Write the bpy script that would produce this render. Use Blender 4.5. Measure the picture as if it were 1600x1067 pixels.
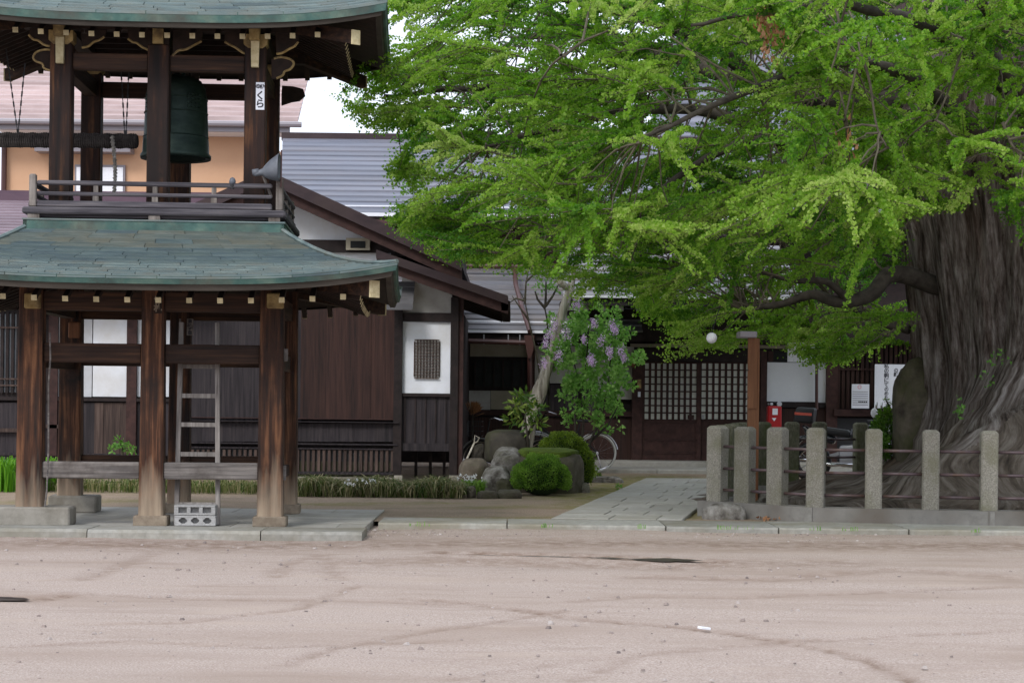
import bpy, math, random
import numpy as np
from mathutils import Vector, Matrix
from mathutils import noise as mnoise
random.seed(7); rng = np.random.default_rng(7)
S = bpy.context.scene
for o in list(bpy.data.objects): bpy.data.objects.remove(o)
R = math.radians
# ---------------------------------------------------------------- camera
F = 2800.0; CX, CY = 800.0, 622.0; H = 1.25; ROLL = 0.011
cam = bpy.data.cameras.new('camera'); camo = bpy.data.objects.new('camera', cam)
S.collection.objects.link(camo); S.camera = camo
cam.sensor_width = 36; cam.lens = F/1600*36; cam.clip_end = 2000; cam.clip_start = .1
cam.shift_y = (CY-533.5)/1600
camo.location = (0, 0, H)
camo.matrix_world = Matrix.Translation((0, 0, H)) @ Matrix.Rotation(R(90), 4, 'X') @ Matrix.Rotation(ROLL, 4, 'Z')
# ---------------------------------------------------------------- world, sun, exposure
w = bpy.data.worlds.new("World"); S.world = w; w.use_nodes = True
wn = w.node_tree.nodes; wl = w.node_tree.links
bg = wn['Background']
sky = wn.new('ShaderNodeTexSky'); sky.sky_type = 'NISHITA'; sky.sun_disc = False
SE, SR = R(40), R(208)
sky.sun_elevation = SE; sky.sun_rotation = SR; sky.dust_density = 4; sky.air_density = 1; sky.ozone_density = 1
hs = wn.new('ShaderNodeHueSaturation'); hs.inputs['Saturation'].default_value = .3
mx = wn.new('ShaderNodeMix'); mx.data_type = 'RGBA'; mx.inputs[0].default_value = .72
mx.inputs[7].default_value = (10.8, 11.7, 13.6, 1)      # the white overcast veil over the sky
wl.new(sky.outputs[0], hs.inputs['Color']); wl.new(hs.outputs[0], mx.inputs[6]); wl.new(mx.outputs[2], bg.inputs[0])
bg.inputs[1].default_value = .105
sl = bpy.data.lights.new('sun', 'SUN'); sl.energy = 1.4; sl.angle = R(16); sl.color = (1, .97, .93)
so = bpy.data.objects.new('sun', sl); S.collection.objects.link(so)
sd = Vector((math.sin(SR)*math.cos(SE), math.cos(SR)*math.cos(SE), math.sin(SE)))
so.rotation_euler = sd.to_track_quat('Z', 'Y').to_euler(); so.location = (0, -10, 30)
S.view_settings.view_transform = 'Standard'; S.view_settings.look = 'None'
S.view_settings.gamma = 1; S.view_settings.use_curve_mapping = False
S.view_settings.exposure = .36
S.render.engine = 'CYCLES'
# ---------------------------------------------------------------- pixel <-> place helpers
cr, sr_ = math.cos(ROLL), math.sin(ROLL)
def W(px, py, Y):
    dx, dy = px-CX, py-CY
    return Vector(((dx*cr+dy*sr_)*Y/F, Y, H-(-dx*sr_+dy*cr)*Y/F))
def G(px, py, z=0):
    dx, dy = px-CX, py-CY
    Y = (H-z)*F/(-dx*sr_+dy*cr)
    return Vector(((dx*cr+dy*sr_)*Y/F, Y, z))
# ---------------------------------------------------------------- objects helpers
COL = S.collection
def thing(name, label, cat, loc=(0, 0, 0), rz=0, group=None):
    o = bpy.data.objects.new(name, None); COL.objects.link(o); o.empty_display_size = .2
    o.location = loc; o.rotation_euler = (0, 0, rz); o['label'] = label; o['category'] = cat
    o['_m'] = 0; del o['_m']
    if group: o['group'] = group
    return o
def tag(o, label=None, cat=None, group=None, kind=None):
    if label: o['label'] = label
    if cat: o['category'] = cat
    if group: o['group'] = group
    if kind: o['kind'] = kind
    return o
def rootmat(o):
    while o.parent: o = o.parent
    return Matrix.Translation(o.location) @ o.rotation_euler.to_matrix().to_4x4()
class MB:
    def __init__(s): s.v = []; s.f = []
    def quad(s, a, b, c, d): n = len(s.v); s.v += [tuple(a), tuple(b), tuple(c), tuple(d)]; s.f.append((n, n+1, n+2, n+3)); return s
    def box(s, x0, x1, y0, y1, z0, z1, ch=0):
        if x0 > x1: x0, x1 = x1, x0
        if y0 > y1: y0, y1 = y1, y0
        if z0 > z1: z0, z1 = z1, z0
        n = len(s.v)
        if ch <= 0:
            s.v += [(x, y, z) for z in (z0, z1) for x, y in ((x0, y0), (x1, y0), (x1, y1), (x0, y1))]
            s.f += [tuple(n+i for i in f) for f in ((3, 2, 1, 0), (4, 5, 6, 7), (0, 1, 5, 4), (1, 2, 6, 5), (2, 3, 7, 6), (3, 0, 4, 7))]
        else:   # chamfered on the long verticals and the top
            def ring(x0, x1, y0, y1, z, c): return [(x0+c, y0, z), (x1-c, y0, z), (x1, y0+c, z), (x1, y1-c, z), (x1-c, y1, z), (x0+c, y1, z), (x0, y1-c, z), (x0, y0+c, z)]
            s.v += ring(x0+ch, x1-ch, y0+ch, y1-ch, z0, ch*.5)+ring(x0, x1, y0, y1, z0+ch, ch)+ring(x0, x1, y0, y1, z1-ch, ch)+ring(x0+ch, x1-ch, y0+ch, y1-ch, z1, ch*.5)
            for k in range(3):
                for i in range(8):
                    j = (i+1) % 8; s.f.append((n+k*8+i, n+k*8+j, n+k*8+8+j, n+k*8+8+i))
            s.f.append(tuple(n+7-i for i in range(8))); s.f.append(tuple(n+24+i for i in range(8)))
        return s
    def beam(s, p0, p1, wd, ht, up=(0, 0, 1)):
        p0, p1 = Vector(p0), Vector(p1); d = (p1-p0).normalized(); a = d.cross(Vector(up))
        if a.length < 1e-4: a = Vector((1, 0, 0))
        a.normalize(); b = a.cross(d).normalized(); n = len(s.v)
        for p in (p0, p1):
            for i, j in ((-1, -1), (1, -1), (1, 1), (-1, 1)): s.v.append(tuple(p+a*i*wd/2+b*j*ht/2))
        s.f += [tuple(n+i for i in f) for f in ((0, 1, 2, 3), (7, 6, 5, 4), (0, 4, 5, 1), (1, 5, 6, 2), (2, 6, 7, 3), (3, 7, 4, 0))]
        return s
    def tube(s, pts, rad, n=8, cap=True):
        pts = [Vector(p) for p in pts]; m = len(pts)
        if not hasattr(rad, '__len__'): rad = [rad]*m
        b0 = len(s.v); ref = Vector((0, 0, 1)); 
        for i, p in enumerate(pts):
            t = (pts[min(i+1, m-1)]-pts[max(i-1, 0)])
            t = t.normalized() if t.length > 1e-9 else Vector((0, 0, 1))
            a = t.cross(ref if abs(t.dot(ref)) < .95 else Vector((1, 0, 0)))
            if i and a.dot(pa) < 0: a = -a
            a.normalize(); pa = a; b = t.cross(a)
            for k in range(n):
                an = 2*math.pi*k/n; s.v.append(tuple(p+(a*math.cos(an)+b*math.sin(an))*rad[i]))
        for i in range(m-1):
            for k in range(n):
                j = (k+1) % n; s.f.append((b0+i*n+k, b0+i*n+j, b0+(i+1)*n+j, b0+(i+1)*n+k))
        if cap: s.f.append(tuple(b0+n-1-k for k in range(n))); s.f.append(tuple(b0+(m-1)*n+k for k in range(n)))
        return s
    def lathe(s, prof, c=(0, 0, 0), n=24):
        b0 = len(s.v)
        for r, z in prof:
            for k in range(n):
                a = 2*math.pi*k/n; s.v.append((c[0]+r*math.cos(a), c[1]+r*math.sin(a), c[2]+z))
        for i in range(len(prof)-1):
            for k in range(n):
                j = (k+1) % n; s.f.append((b0+i*n+k, b0+i*n+j, b0+(i+1)*n+j, b0+(i+1)*n+k))
        return s
    def torus(s, c, r, t, ax='x', n=36, m=8, a0=0, a1=2*math.pi):
        pts = []
        full = abs(a1-a0-2*math.pi) < 1e-6
        for k in range(n+1):
            a = a0+(a1-a0)*k/n
            pts.append((c[0], c[1]+r*math.cos(a), c[2]+r*math.sin(a)) if ax == 'x' else (c[0]+r*math.cos(a), c[1], c[2]+r*math.sin(a)) if ax == 'y' else (c[0]+r*math.cos(a), c[1]+r*math.sin(a), c[2]))
        return s.tube(pts, t, m, cap=not full)
    def prism(s, poly, y0, y1):      # poly in x,z
        n = len(s.v); m = len(poly)
        s.v += [(x, y0, z) for x, z in poly]+[(x, y1, z) for x, z in poly]
        s.f.append(tuple(range(n, n+m))); s.f.append(tuple(range(n+2*m-1, n+m-1, -1)))
        for i in range(m):
            j = (i+1) % m; s.f.append((n+i, n+m+i, n+m+j, n+j))
        return s
    def build(s, name, m, parent=None, world=False, smooth=False):
        me = bpy.data.meshes.new(name); me.from_pydata(s.v, [], s.f); me.materials.append(m)
        o = bpy.data.objects.new(name, me); COL.objects.link(o)
        if parent:
            o.parent = parent
            if world: me.transform(rootmat(parent).inverted())
        if smooth: me.shade_smooth()
        return o
def bx(name, m, parent, x0, x1, y0, y1, z0, z1, ch=0, world=True, smooth=False):
    return MB().box(x0, x1, y0, y1, z0, z1, ch).build(name, m, parent, world, smooth)
def pbx(name, m, parent, p0, p1, Y, d, ch=0, out=0):
    """box whose face, at depth Y-out, spans the two image corners; d deep"""
    a, b = W(p0[0], p0[1], Y), W(p1[0], p1[1], Y)
    return bx(name, m, parent, a.x, b.x, Y-out, Y-out+d, b.z, a.z, ch)
# ---------------------------------------------------------------- materials
def nmat(name, cols, scale=(1, 1, 1), detail=6, rough=.8, bump=.3, bscale=None, metal=0, spec=.3, pos=None, dirt=None, dscale=.6, dist=.01, distort=0, dr=(.45, .7), var=.18):
    m = bpy.data.materials.new(name); m.use_nodes = True; nt = m.node_tree; n = nt.nodes; l = nt.links
    b = n['Principled BSDF']; b.inputs['Roughness'].default_value = rough; b.inputs['Metallic'].default_value = metal
    b.inputs['Specular IOR Level'].default_value = spec
    tc = n.new('ShaderNodeTexCoord'); mp = n.new('ShaderNodeMapping'); mp.inputs['Scale'].default_value = scale
    oi = n.new('ShaderNodeObjectInfo'); ad = n.new('ShaderNodeVectorMath'); ad.operation = 'ADD'
    mu = n.new('ShaderNodeVectorMath'); mu.operation = 'SCALE'; mu.inputs[0].default_value = (13, 7, 5); l.new(oi.outputs['Random'], mu.inputs['Scale'])
    l.new(tc.outputs['Object'], ad.inputs[0]); l.new(mu.outputs[0], ad.inputs[1]); l.new(ad.outputs[0], mp.inputs[0])
    no = n.new('ShaderNodeTexNoise'); no.inputs['Scale'].default_value = 1; no.inputs['Detail'].default_value = detail; no.inputs['Roughness'].default_value = .62
    no.inputs['Distortion'].default_value = distort
    l.new(mp.outputs[0], no.inputs['Vector'])
    rp = n.new('ShaderNodeValToRGB'); e = rp.color_ramp.elements
    pos = pos or [.3+.4*i/(max(1, len(cols)-1)) for i in range(len(cols))]
    while len(e) < len(cols): e.new(.5)
    for i, c in enumerate(cols): e[i].position = pos[i]; e[i].color = (*c, 1)
    l.new(no.outputs[0], rp.inputs[0]); out = rp.outputs[0]
    if dirt:
        dn = n.new('ShaderNodeTexNoise'); dn.inputs['Scale'].default_value = dscale; dn.inputs['Detail'].default_value = 8; dn.inputs['Roughness'].default_value = .65
        l.new(ad.outputs[0], dn.inputs['Vector'])
        mr = n.new('ShaderNodeMapRange'); mr.inputs[1].default_value = dr[0]; mr.inputs[2].default_value = dr[1]; l.new(dn.outputs[0], mr.inputs[0])
        mi = n.new('ShaderNodeMix'); mi.data_type = 'RGBA'; l.new(mr.outputs[0], mi.inputs[0]); l.new(out, mi.inputs[6]); mi.inputs[7].default_value = (*dirt, 1); out = mi.outputs[2]
    # per piece tone
    hv = n.new('ShaderNodeHueSaturation'); mr2 = n.new('ShaderNodeMapRange'); mr2.inputs[3].default_value = 1-var; mr2.inputs[4].default_value = 1+var
    l.new(oi.outputs['Random'], mr2.inputs[0]); l.new(mr2.outputs[0], hv.inputs['Value']); l.new(out, hv.inputs['Color'])
    l.new(hv.outputs[0], b.inputs['Base Color'])
    if bump:
        bn = n.new('ShaderNodeBump'); bn.inputs['Strength'].default_value = bump; bn.inputs['Distance'].default_value = dist
        if bscale:
            m2 = n.new('ShaderNodeMapping'); m2.inputs['Scale'].default_value = bscale; n2 = n.new('ShaderNodeTexNoise'); n2.inputs['Scale'].default_value = 1; n2.inputs['Detail'].default_value = 5
            l.new(ad.outputs[0], m2.inputs[0]); l.new(m2.outputs[0], n2.inputs['Vector']); l.new(n2.outputs[0], bn.inputs['Height'])
        else: l.new(no.outputs[0], bn.inputs['Height'])
        l.new(bn.outputs[0], b.inputs['Normal'])
    m['_o'] = 0; del m['_o']
    return m
def zmix(m, col, z0, z1, nscale=(14, 14, 1.2)):
    """bleached wear growing between two heights of the piece (column feet)"""
    nt = m.node_tree; n = nt.nodes; l = nt.links; b = n['Principled BSDF']; src = b.inputs['Base Color'].links[0].from_socket
    tc = n.new('ShaderNodeTexCoord'); sx = n.new('ShaderNodeSeparateXYZ'); l.new(tc.outputs['Object'], sx.inputs[0])
    mp = n.new('ShaderNodeMapping'); mp.inputs['Scale'].default_value = nscale; l.new(tc.outputs['Object'], mp.inputs[0])
    no = n.new('ShaderNodeTexNoise'); no.inputs['Scale'].default_value = 1; no.inputs['Detail'].default_value = 6; l.new(mp.outputs[0], no.inputs['Vector'])
    ma = n.new('ShaderNodeMath'); ma.operation = 'MULTIPLY_ADD'; l.new(no.outputs[0], ma.inputs[0]); ma.inputs[1].default_value = -(abs(z1-z0))*1.6; l.new(sx.outputs[2], ma.inputs[2])
    mr = n.new('ShaderNodeMapRange'); mr.inputs[1].default_value = z1-(abs(z1-z0))*.8; mr.inputs[2].default_value = z0-(abs(z1-z0))*.8; l.new(ma.outputs[0], mr.inputs[0])
    mi = n.new('ShaderNodeMix'); mi.data_type = 'RGBA'; l.new(mr.outputs[0], mi.inputs[0]); l.new(src, mi.inputs[6]); mi.inputs[7].default_value = (*col, 1)
    l.new(mi.outputs[2], b.inputs['Base Color'])
    return m
def flat(name, col, rough=.6, metal=0, spec=.4, trans=0):
    m = bpy.data.materials.new(name); m.use_nodes = True; b = m.node_tree.nodes['Principled BSDF']
    b.inputs['Base Color'].default_value = (*col, 1); b.inputs['Roughness'].default_value = rough; b.inputs['Metallic'].default_value = metal
    b.inputs['Specular IOR Level'].default_value = spec
    nt = m.node_tree; n = nt.nodes; no = n.new('ShaderNodeTexNoise'); no.inputs['Scale'].default_value = 25; no.inputs['Detail'].default_value = 4
    bu = n.new('ShaderNodeBump'); bu.inputs['Strength'].default_value = .08; nt.links.new(no.outputs[0], bu.inputs['Height']); nt.links.new(bu.outputs[0], b.inputs['Normal'])
    mr = n.new('ShaderNodeMapRange'); mr.inputs[3].default_value = .85; mr.inputs[4].default_value = 1.15; nt.links.new(no.outputs[0], mr.inputs[0])
    hv = n.new('ShaderNodeHueSaturation'); hv.inputs['Color'].default_value = (*col, 1); nt.links.new(mr.outputs[0], hv.inputs['Value']); nt.links.new(hv.outputs[0], b.inputs['Base Color'])
    return m
def leafmat(name, cols, trans=.4, pos=None):
    m = bpy.data.materials.new(name); m.use_nodes = True; nt = m.node_tree; n = nt.nodes; l = nt.links
    at = n.new('ShaderNodeAttribute'); at.attribute_name = 'tint'; rp = n.new('ShaderNodeValToRGB'); e = rp.color_ramp.elements
    pos = pos or [i/(len(cols)-1) for i in range(len(cols))]
    while len(e) < len(cols): e.new(.5)
    for i, c in enumerate(cols): e[i].position = pos[i]; e[i].color = (*c, 1)
    l.new(at.outputs['Fac'], rp.inputs[0])
    b = n['Principled BSDF']; b.inputs['Roughness'].default_value = .55; b.inputs['Specular IOR Level'].default_value = .25; l.new(rp.outputs[0], b.inputs['Base Color'])
    tr = n.new('ShaderNodeBsdfTranslucent'); hv = n.new('ShaderNodeHueSaturation'); hv.inputs['Value'].default_value = 1.5; hv.inputs['Saturation'].default_value = 1.1
    l.new(rp.outputs[0], hv.inputs['Color']); l.new(hv.outputs[0], tr.inputs[0])
    mi = n.new('ShaderNodeMixShader'); mi.inputs[0].default_value = trans; l.new(b.outputs[0], mi.inputs[1]); l.new(tr.outputs[0], mi.inputs[2]); l.new(mi.outputs[0], n['Material Output'].inputs[0])
    return m
M = {}
WV, WH, WY = (26, 26, 1.3), (1.3, 26, 26), (26, 1.3, 26)
br = [(.010, .006, .005), (.032, .016, .010), (.075, .036, .018)]
M['col'] = zmix(nmat('weathered_column_wood', [(.010, .006, .005), (.05, .020, .010), (.19, .085, .04)], (17, 17, 1.0), 10, .8, .8, dirt=(.012, .008, .007), dscale=1.9, dist=.012, pos=[.34, .5, .68]), (.36, .28, .20), -.04, .58)
M['ucol'] = nmat('dark_column_wood', [(.008, .005, .005), (.028, .012, .008), (.13, .055, .022)], (15, 15, 1.2), 9, .8, .6, pos=[.34, .52, .7], dirt=(.011, .007, .006), dscale=1.8)
M['beam'] = nmat('dark_beam_wood', br, WH, 7, .8, .5)
M['beamy'] = nmat('dark_beam_wood_deep', br, WY, 7, .8, .5)
M['raft'] = nmat('dark_rafter_wood', [(.012, .008, .006), (.03, .017, .012)], (12, 12, 12), 5, .85, .3)  # near-black brown timber for rafters, soffits and ceilings
M['grey'] = nmat('grey_weathered_wood', [(.05, .045, .045), (.15, .135, .125), (.26, .235, .215)], WH, 7, .88, .7, dirt=(.05, .04, .035), dscale=2.2)
M['greyv'] = nmat('grey_weathered_wood_upright', [(.06, .052, .05), (.17, .15, .135), (.28, .25, .225)], WV, 7, .88, .7, dirt=(.07, .055, .045), dscale=3)
M['ladder'] = nmat('pale_grey_ladder_wood', [(.10, .088, .08), (.21, .19, .175), (.31, .285, .265)], WV, 7, .88, .5)
M['railw'] = nmat('purple_grey_railing_wood', [(.03, .028, .034), (.085, .078, .088), (.17, .155, .16)], WH, 7, .85, .7)
M['cream'] = nmat('cream_painted_end_grain', [(.38, .31, .17), (.62, .54, .34)], (18, 18, 18), 5, .8, .2, dirt=(.2, .14, .06), dscale=9, dr=(.52, .75))
M['ochre'] = nmat('ochre_painted_wood', [(.2, .13, .045), (.42, .31, .14)], (12, 12, 12), 5, .8, .2, dirt=(.1, .07, .04), dscale=7)
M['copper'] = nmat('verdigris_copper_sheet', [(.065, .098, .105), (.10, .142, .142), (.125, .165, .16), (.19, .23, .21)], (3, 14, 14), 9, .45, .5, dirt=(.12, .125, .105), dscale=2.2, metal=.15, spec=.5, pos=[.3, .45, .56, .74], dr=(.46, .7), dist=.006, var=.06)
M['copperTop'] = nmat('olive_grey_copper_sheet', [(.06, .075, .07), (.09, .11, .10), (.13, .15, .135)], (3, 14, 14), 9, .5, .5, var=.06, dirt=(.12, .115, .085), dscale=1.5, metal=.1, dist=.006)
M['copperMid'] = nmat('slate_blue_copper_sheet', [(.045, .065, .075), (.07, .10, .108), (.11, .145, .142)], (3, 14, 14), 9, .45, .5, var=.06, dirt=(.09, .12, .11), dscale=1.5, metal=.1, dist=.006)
M['copperE'] = nmat('green_copper_fascia', [(.02, .055, .052), (.05, .105, .09), (.11, .16, .125)], (4, 4, 5), 8, .55, .3, dirt=(.06, .055, .045), dscale=2, metal=.15)
M['copperD'] = nmat('dark_green_copper_side', [(.02, .04, .035), (.045, .075, .065)], (3, 3, 9), 6, .6, .25)
M['fasc'] = nmat('grey_brown_fascia', [(.03, .025, .02), (.065, .055, .045)], (2, 2, 20), 5, .85, .3)
M['bell'] = nmat('green_bronze', [(.014, .028, .025), (.03, .052, .044), (.055, .085, .07)], (4, 4, 9), 6, .5, .3, metal=.4)
M['rope'] = nmat('dark_rope', [(.02, .017, .016), (.07, .06, .055)], (20, 20, 20), 5, .9, .8)
M['ropel'] = nmat('pale_bell_rope', [(.12, .11, .10), (.35, .33, .29)], (30, 30, 30), 5, .9, .8)
M['stone'] = nmat('pale_stone', [(.20, .185, .155), (.33, .31, .27)], (9, 9, 9), 8, .9, .5, dirt=(.15, .13, .10), dscale=1.6)
M['kerb'] = nmat('grey_kerb_stone', [(.24, .235, .21), (.37, .36, .325)], (14, 14, 14), 8, .88, .5, dirt=(.20, .18, .13), dscale=.9)
M['pave'] = nmat('grey_paving_stone', [(.31, .295, .265), (.41, .395, .36)], (10, 10, 10), 8, .85, .35, dirt=(.27, .255, .21), dscale=.8, var=.07)
M['foot'] = nmat('tan_foot_stone', [(.17, .13, .095), (.29, .24, .18)], (15, 15, 15), 8, .9, .6)
M['conc'] = nmat('concrete_block', [(.26, .255, .25), (.36, .355, .345)], (40, 40, 40), 6, .92, .6)
M['post'] = nmat('speckled_granite', [(.17, .16, .13), (.235, .22, .185), (.32, .30, .26)], (75, 75, 75), 4, .9, .25, pos=[.36, .5, .64], dirt=(.15, .145, .09), dscale=2.6, dr=(.48, .75), dist=.006)
M['postmoss'] = nmat('mossy_granite', [(.075, .075, .045), (.19, .18, .13)], (35, 35, 18), 6, .9, .35, dirt=(.07, .085, .03), dscale=3)
M['pipe'] = nmat('purple_brown_steel_pipe', [(.075, .05, .055), (.13, .09, .10)], (10, 10, 10), 4, .4, .1, spec=.5, dirt=(.09, .05, .03), dscale=8)
M['plaster'] = nmat('white_plaster', [(.54, .56, .60), (.65, .67, .71)], (2, 2, 2), 6, .9, .08, dirt=(.50, .49, .48), dscale=1.2)
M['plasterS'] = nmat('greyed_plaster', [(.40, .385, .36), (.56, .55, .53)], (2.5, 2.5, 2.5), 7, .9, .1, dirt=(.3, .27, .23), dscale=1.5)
M['beige'] = nmat('beige_plaster', [(.27, .24, .18), (.36, .33, .26)], (3, 3, 3), 6, .9, .1)
M['boardR'] = nmat('red_brown_boards', [(.014, .007, .006), (.032, .014, .011), (.05, .022, .016)], WV, 6, .75, .4)
M['boardB'] = nmat('blue_black_boards', [(.011, .009, .011), (.026, .021, .024), (.045, .036, .037)], WV, 6, .78, .45)
M['boardG'] = nmat('grey_brown_boards', [(.03, .02, .018), (.075, .05, .042), (.15, .11, .09)], WV, 6, .85, .5, pos=[.3, .55, .8])
M['wood'] = nmat('near_black_timber', [(.010, .007, .007), (.028, .018, .017)], (9, 9, 9), 6, .75, .3)
M['woodR'] = nmat('dark_red_timber', [(.022, .009, .008), (.055, .024, .02)], (9, 9, 9), 6, .7, .3)
M['barge'] = nmat('purple_brown_barge_metal', [(.024, .013, .016), (.045, .026, .029)], (3, 8, 8), 5, .55, .15, dirt=(.045, .028, .025), dscale=2)
M['purple'] = nmat('mauve_metal_roofing', [(.19, .14, .165), (.26, .20, .23)], (2, 5, 5), 5, .5, .1)
M['purpleD'] = nmat('dark_mauve_ridge_metal', [(.07, .04, .06), (.10, .06, .08)], (2, 5, 5), 5, .5, .1)
M['roofG'] = nmat('blue_grey_metal_roofing', [(.11, .12, .155), (.18, .19, .235)], (.5, 4, 4), 7, .42, .15, metal=.1, spec=.5, dirt=(.17, .165, .19), dscale=.5)
M['roofB'] = nmat('grey_metal_roofing', [(.12, .12, .135), (.19, .19, .205)], (.8, 4, 4), 7, .45, .15, metal=.1, spec=.5, dirt=(.19, .165, .15), dscale=.7)
M['hoodm'] = nmat('dull_grey_hood_metal', [(.07, .068, .07), (.12, .115, .12)], (2, 8, 8), 5, .6, .1)
M['roofP'] = nmat('pink_brown_roof_tiles', [(.36, .27, .26), (.52, .41, .40)], (1, 5, 5), 6, .6, .15)
M['peach'] = nmat('peach_render', [(.60, .36, .22), (.66, .41, .26)], (1, 1, 1), 6, .9, .05, dirt=(.56, .33, .2), dscale=.3)
M['gutter'] = flat('grey_gutter', (.22, .2, .22), .4)
M['redpipe'] = flat('copper_brown_pipe', (.065, .026, .022), .4)
M['white'] = flat('white_paint', (.75, .76, .8), .5)
M['black'] = flat('black_rubber', (.012, .012, .014), .5)
M['blackgl'] = flat('glossy_black_paint', (.01, .012, .018), .12, spec=.7)
M['chrome'] = flat('chrome', (.6, .6, .62), .15, 1)
M['steel'] = flat('dull_steel', (.35, .35, .37), .4, .7)
M['red'] = flat('red_paint', (.30, .010, .012), .4)
M['orange'] = flat('orange_reflector', (.45, .06, .03), .3)
M['ink'] = flat('black_ink', (.02, .02, .03), .7)
M['pink'] = flat('pink_print', (.6, .25, .3), .7)
M['paper'] = flat('white_paper', (.62, .64, .70), .7)
M['shoji'] = nmat('door_paper', [(.55, .56, .52), (.64, .65, .60)], (3, 3, 3), 4, .8, 0)
M['glass'] = nmat('dusty_window_glass', [(.10, .11, .12), (.22, .24, .26)], (2, 2, 2), 4, .25, 0, spec=.6)
M['glassD'] = nmat('dark_window_glass', [(.008, .009, .009), (.02, .022, .022)], (3, 3, 3), 4, .5, 0, spec=.2)
M['orangewood'] = nmat('orange_brown_post_wood', [(.11, .045, .020), (.22, .095, .042)], (30, 30, 1.6), 6, .7, .35)
M['horn'] = nmat('grey_horn_metal', [(.09, .10, .12), (.14, .15, .17)], (8, 8, 8), 4, .5, .1)
M['copperflare'] = M['copperE']
M['rock'] = nmat('grey_rock', [(.07, .06, .05), (.19, .175, .155), (.34, .325, .30)], (7, 7, 7), 10, .9, 1, dist=.05, pos=[.36, .5, .66], dirt=(.09, .085, .05), dscale=2)
M['rockD'] = nmat('dark_damp_rock', [(.022, .02, .016), (.06, .052, .04)], (5, 5, 5), 9, .85, .8, dist=.03, dirt=(.04, .045, .015), dscale=2)
M['rockM'] = nmat('brown_mossy_rock', [(.035, .028, .02), (.14, .118, .088)], (5, 5, 5), 9, .9, .9, dist=.03, dirt=(.055, .06, .02), dscale=1.5)
M['moss'] = nmat('yellow_green_moss', [(.05, .08, .008), (.12, .17, .015)], (16, 16, 16), 8, .95, 1, dist=.03)
M['bark'] = nmat('ginkgo_bark', [(.020, .014, .011), (.085, .064, .052), (.20, .165, .145), (.34, .30, .28)], (5, 5, .7), 9, .92, 1, bscale=(16, 16, 1.8), dist=.05, pos=[.3, .46, .6, .74], dirt=(.045, .028, .018), dscale=.9, dr=(.48, .6))
M['barkR'] = nmat('ginkgo_root_bark', [(.035, .025, .018), (.12, .092, .068), (.23, .19, .155)], (6, 6, 5), 9, .92, 1, bscale=(14, 14, 14), dist=.04, dirt=(.06, .045, .03), dscale=1.3)
M['limb'] = nmat('dark_limb_bark', [(.022, .018, .014), (.07, .06, .048)], (9, 9, 9), 7, .9, .8)
M['twig'] = nmat('grey_twig_bark', [(.05, .042, .03), (.13, .115, .08)], (9, 9, 9), 6, .9, .5)
M['snag'] = nmat('silvery_dead_wood', [(.12, .10, .08), (.36, .33, .27), (.58, .55, .49)], (24, 24, 1.6), 8, .85, 1, dist=.02)
M['leafG'] = leafmat('ginkgo_leaves', [(.05, .145, .018), (.13, .275, .028), (.235, .38, .055), (.38, .48, .14)], .5)
M['leafDead'] = leafmat('withered_leaves', [(.22, .09, .035), (.42, .24, .13)], .2)
M['leafB'] = leafmat('box_shrub_leaves', [(.035, .09, .01), (.12, .24, .03), (.28, .42, .08)], .35)
M['leafL'] = leafmat('lilac_leaves', [(.07, .18, .035), (.16, .33, .07), (.30, .48, .14)], .45)
M['leafA'] = leafmat('glossy_leaves', [(.03, .075, .02), (.08, .15, .02), (.22, .28, .06)], .25)
M['leafM'] = leafmat('mossy_shrub_leaves', [(.04, .08, .01), (.12, .19, .02), (.22, .29, .04)], .25)
M['grassD'] = leafmat('dry_lilyturf_blades', [(.035, .07, .012), (.10, .14, .03), (.24, .22, .10), (.42, .37, .22)], .2)
M['iris'] = leafmat('iris_blades', [(.05, .16, .012), (.12, .30, .02), (.18, .38, .03)], .35)
M['petal'] = leafmat('lilac_petals', [(.48, .30, .56), (.66, .48, .72), (.84, .74, .86)], .3)
M['petalW'] = leafmat('white_petals', [(.7, .7, .7), (.8, .8, .78)], .2)
def barkmat(name, cols, pos, dirt, sc):
    m = bpy.data.materials.new(name); m.use_nodes = True; nt = m.node_tree; n = nt.nodes; l = nt.links; b = n['Principled BSDF']; b.inputs['Roughness'].default_value = .92; b.inputs['Specular IOR Level'].default_value = .2
    at = n.new('ShaderNodeAttribute'); at.attribute_name = 'flow'
    def nz(s, d, r=.65, k=1):
        q = n.new('ShaderNodeTexNoise'); q.inputs['Scale'].default_value = s; q.inputs['Detail'].default_value = d; q.inputs['Roughness'].default_value = r; q.inputs['Distortion'].default_value = .3
        l.new(at.outputs['Vector'], q.inputs['Vector']); return q.outputs[0]
    a1 = nz(sc, 10, .7); rp = n.new('ShaderNodeValToRGB'); e = rp.color_ramp.elements
    while len(e) < len(cols): e.new(.5)
    for i, c in enumerate(cols): e[i].position = pos[i]; e[i].color = (*c, 1)
    l.new(a1, rp.inputs[0]); mr = n.new('ShaderNodeMapRange'); mr.inputs[1].default_value = .5; mr.inputs[2].default_value = .62; l.new(nz(.45, 6), mr.inputs[0])
    mi = n.new('ShaderNodeMix'); mi.data_type = 'RGBA'; mi.blend_type = 'MULTIPLY'; l.new(mr.outputs[0], mi.inputs[0]); l.new(rp.outputs[0], mi.inputs[6]); mi.inputs[7].default_value = (*dirt, 1); l.new(mi.outputs[2], b.inputs['Base Color'])
    bn = n.new('ShaderNodeBump'); bn.inputs['Strength'].default_value = 1; bn.inputs['Distance'].default_value = .09; ad = n.new('ShaderNodeMath'); ad.operation = 'ADD'; l.new(a1, ad.inputs[0]); l.new(nz(sc*3.2, 8, .7), ad.inputs[1]); l.new(ad.outputs[0], bn.inputs['Height']); l.new(bn.outputs[0], b.inputs['Normal'])
    return m
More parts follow.
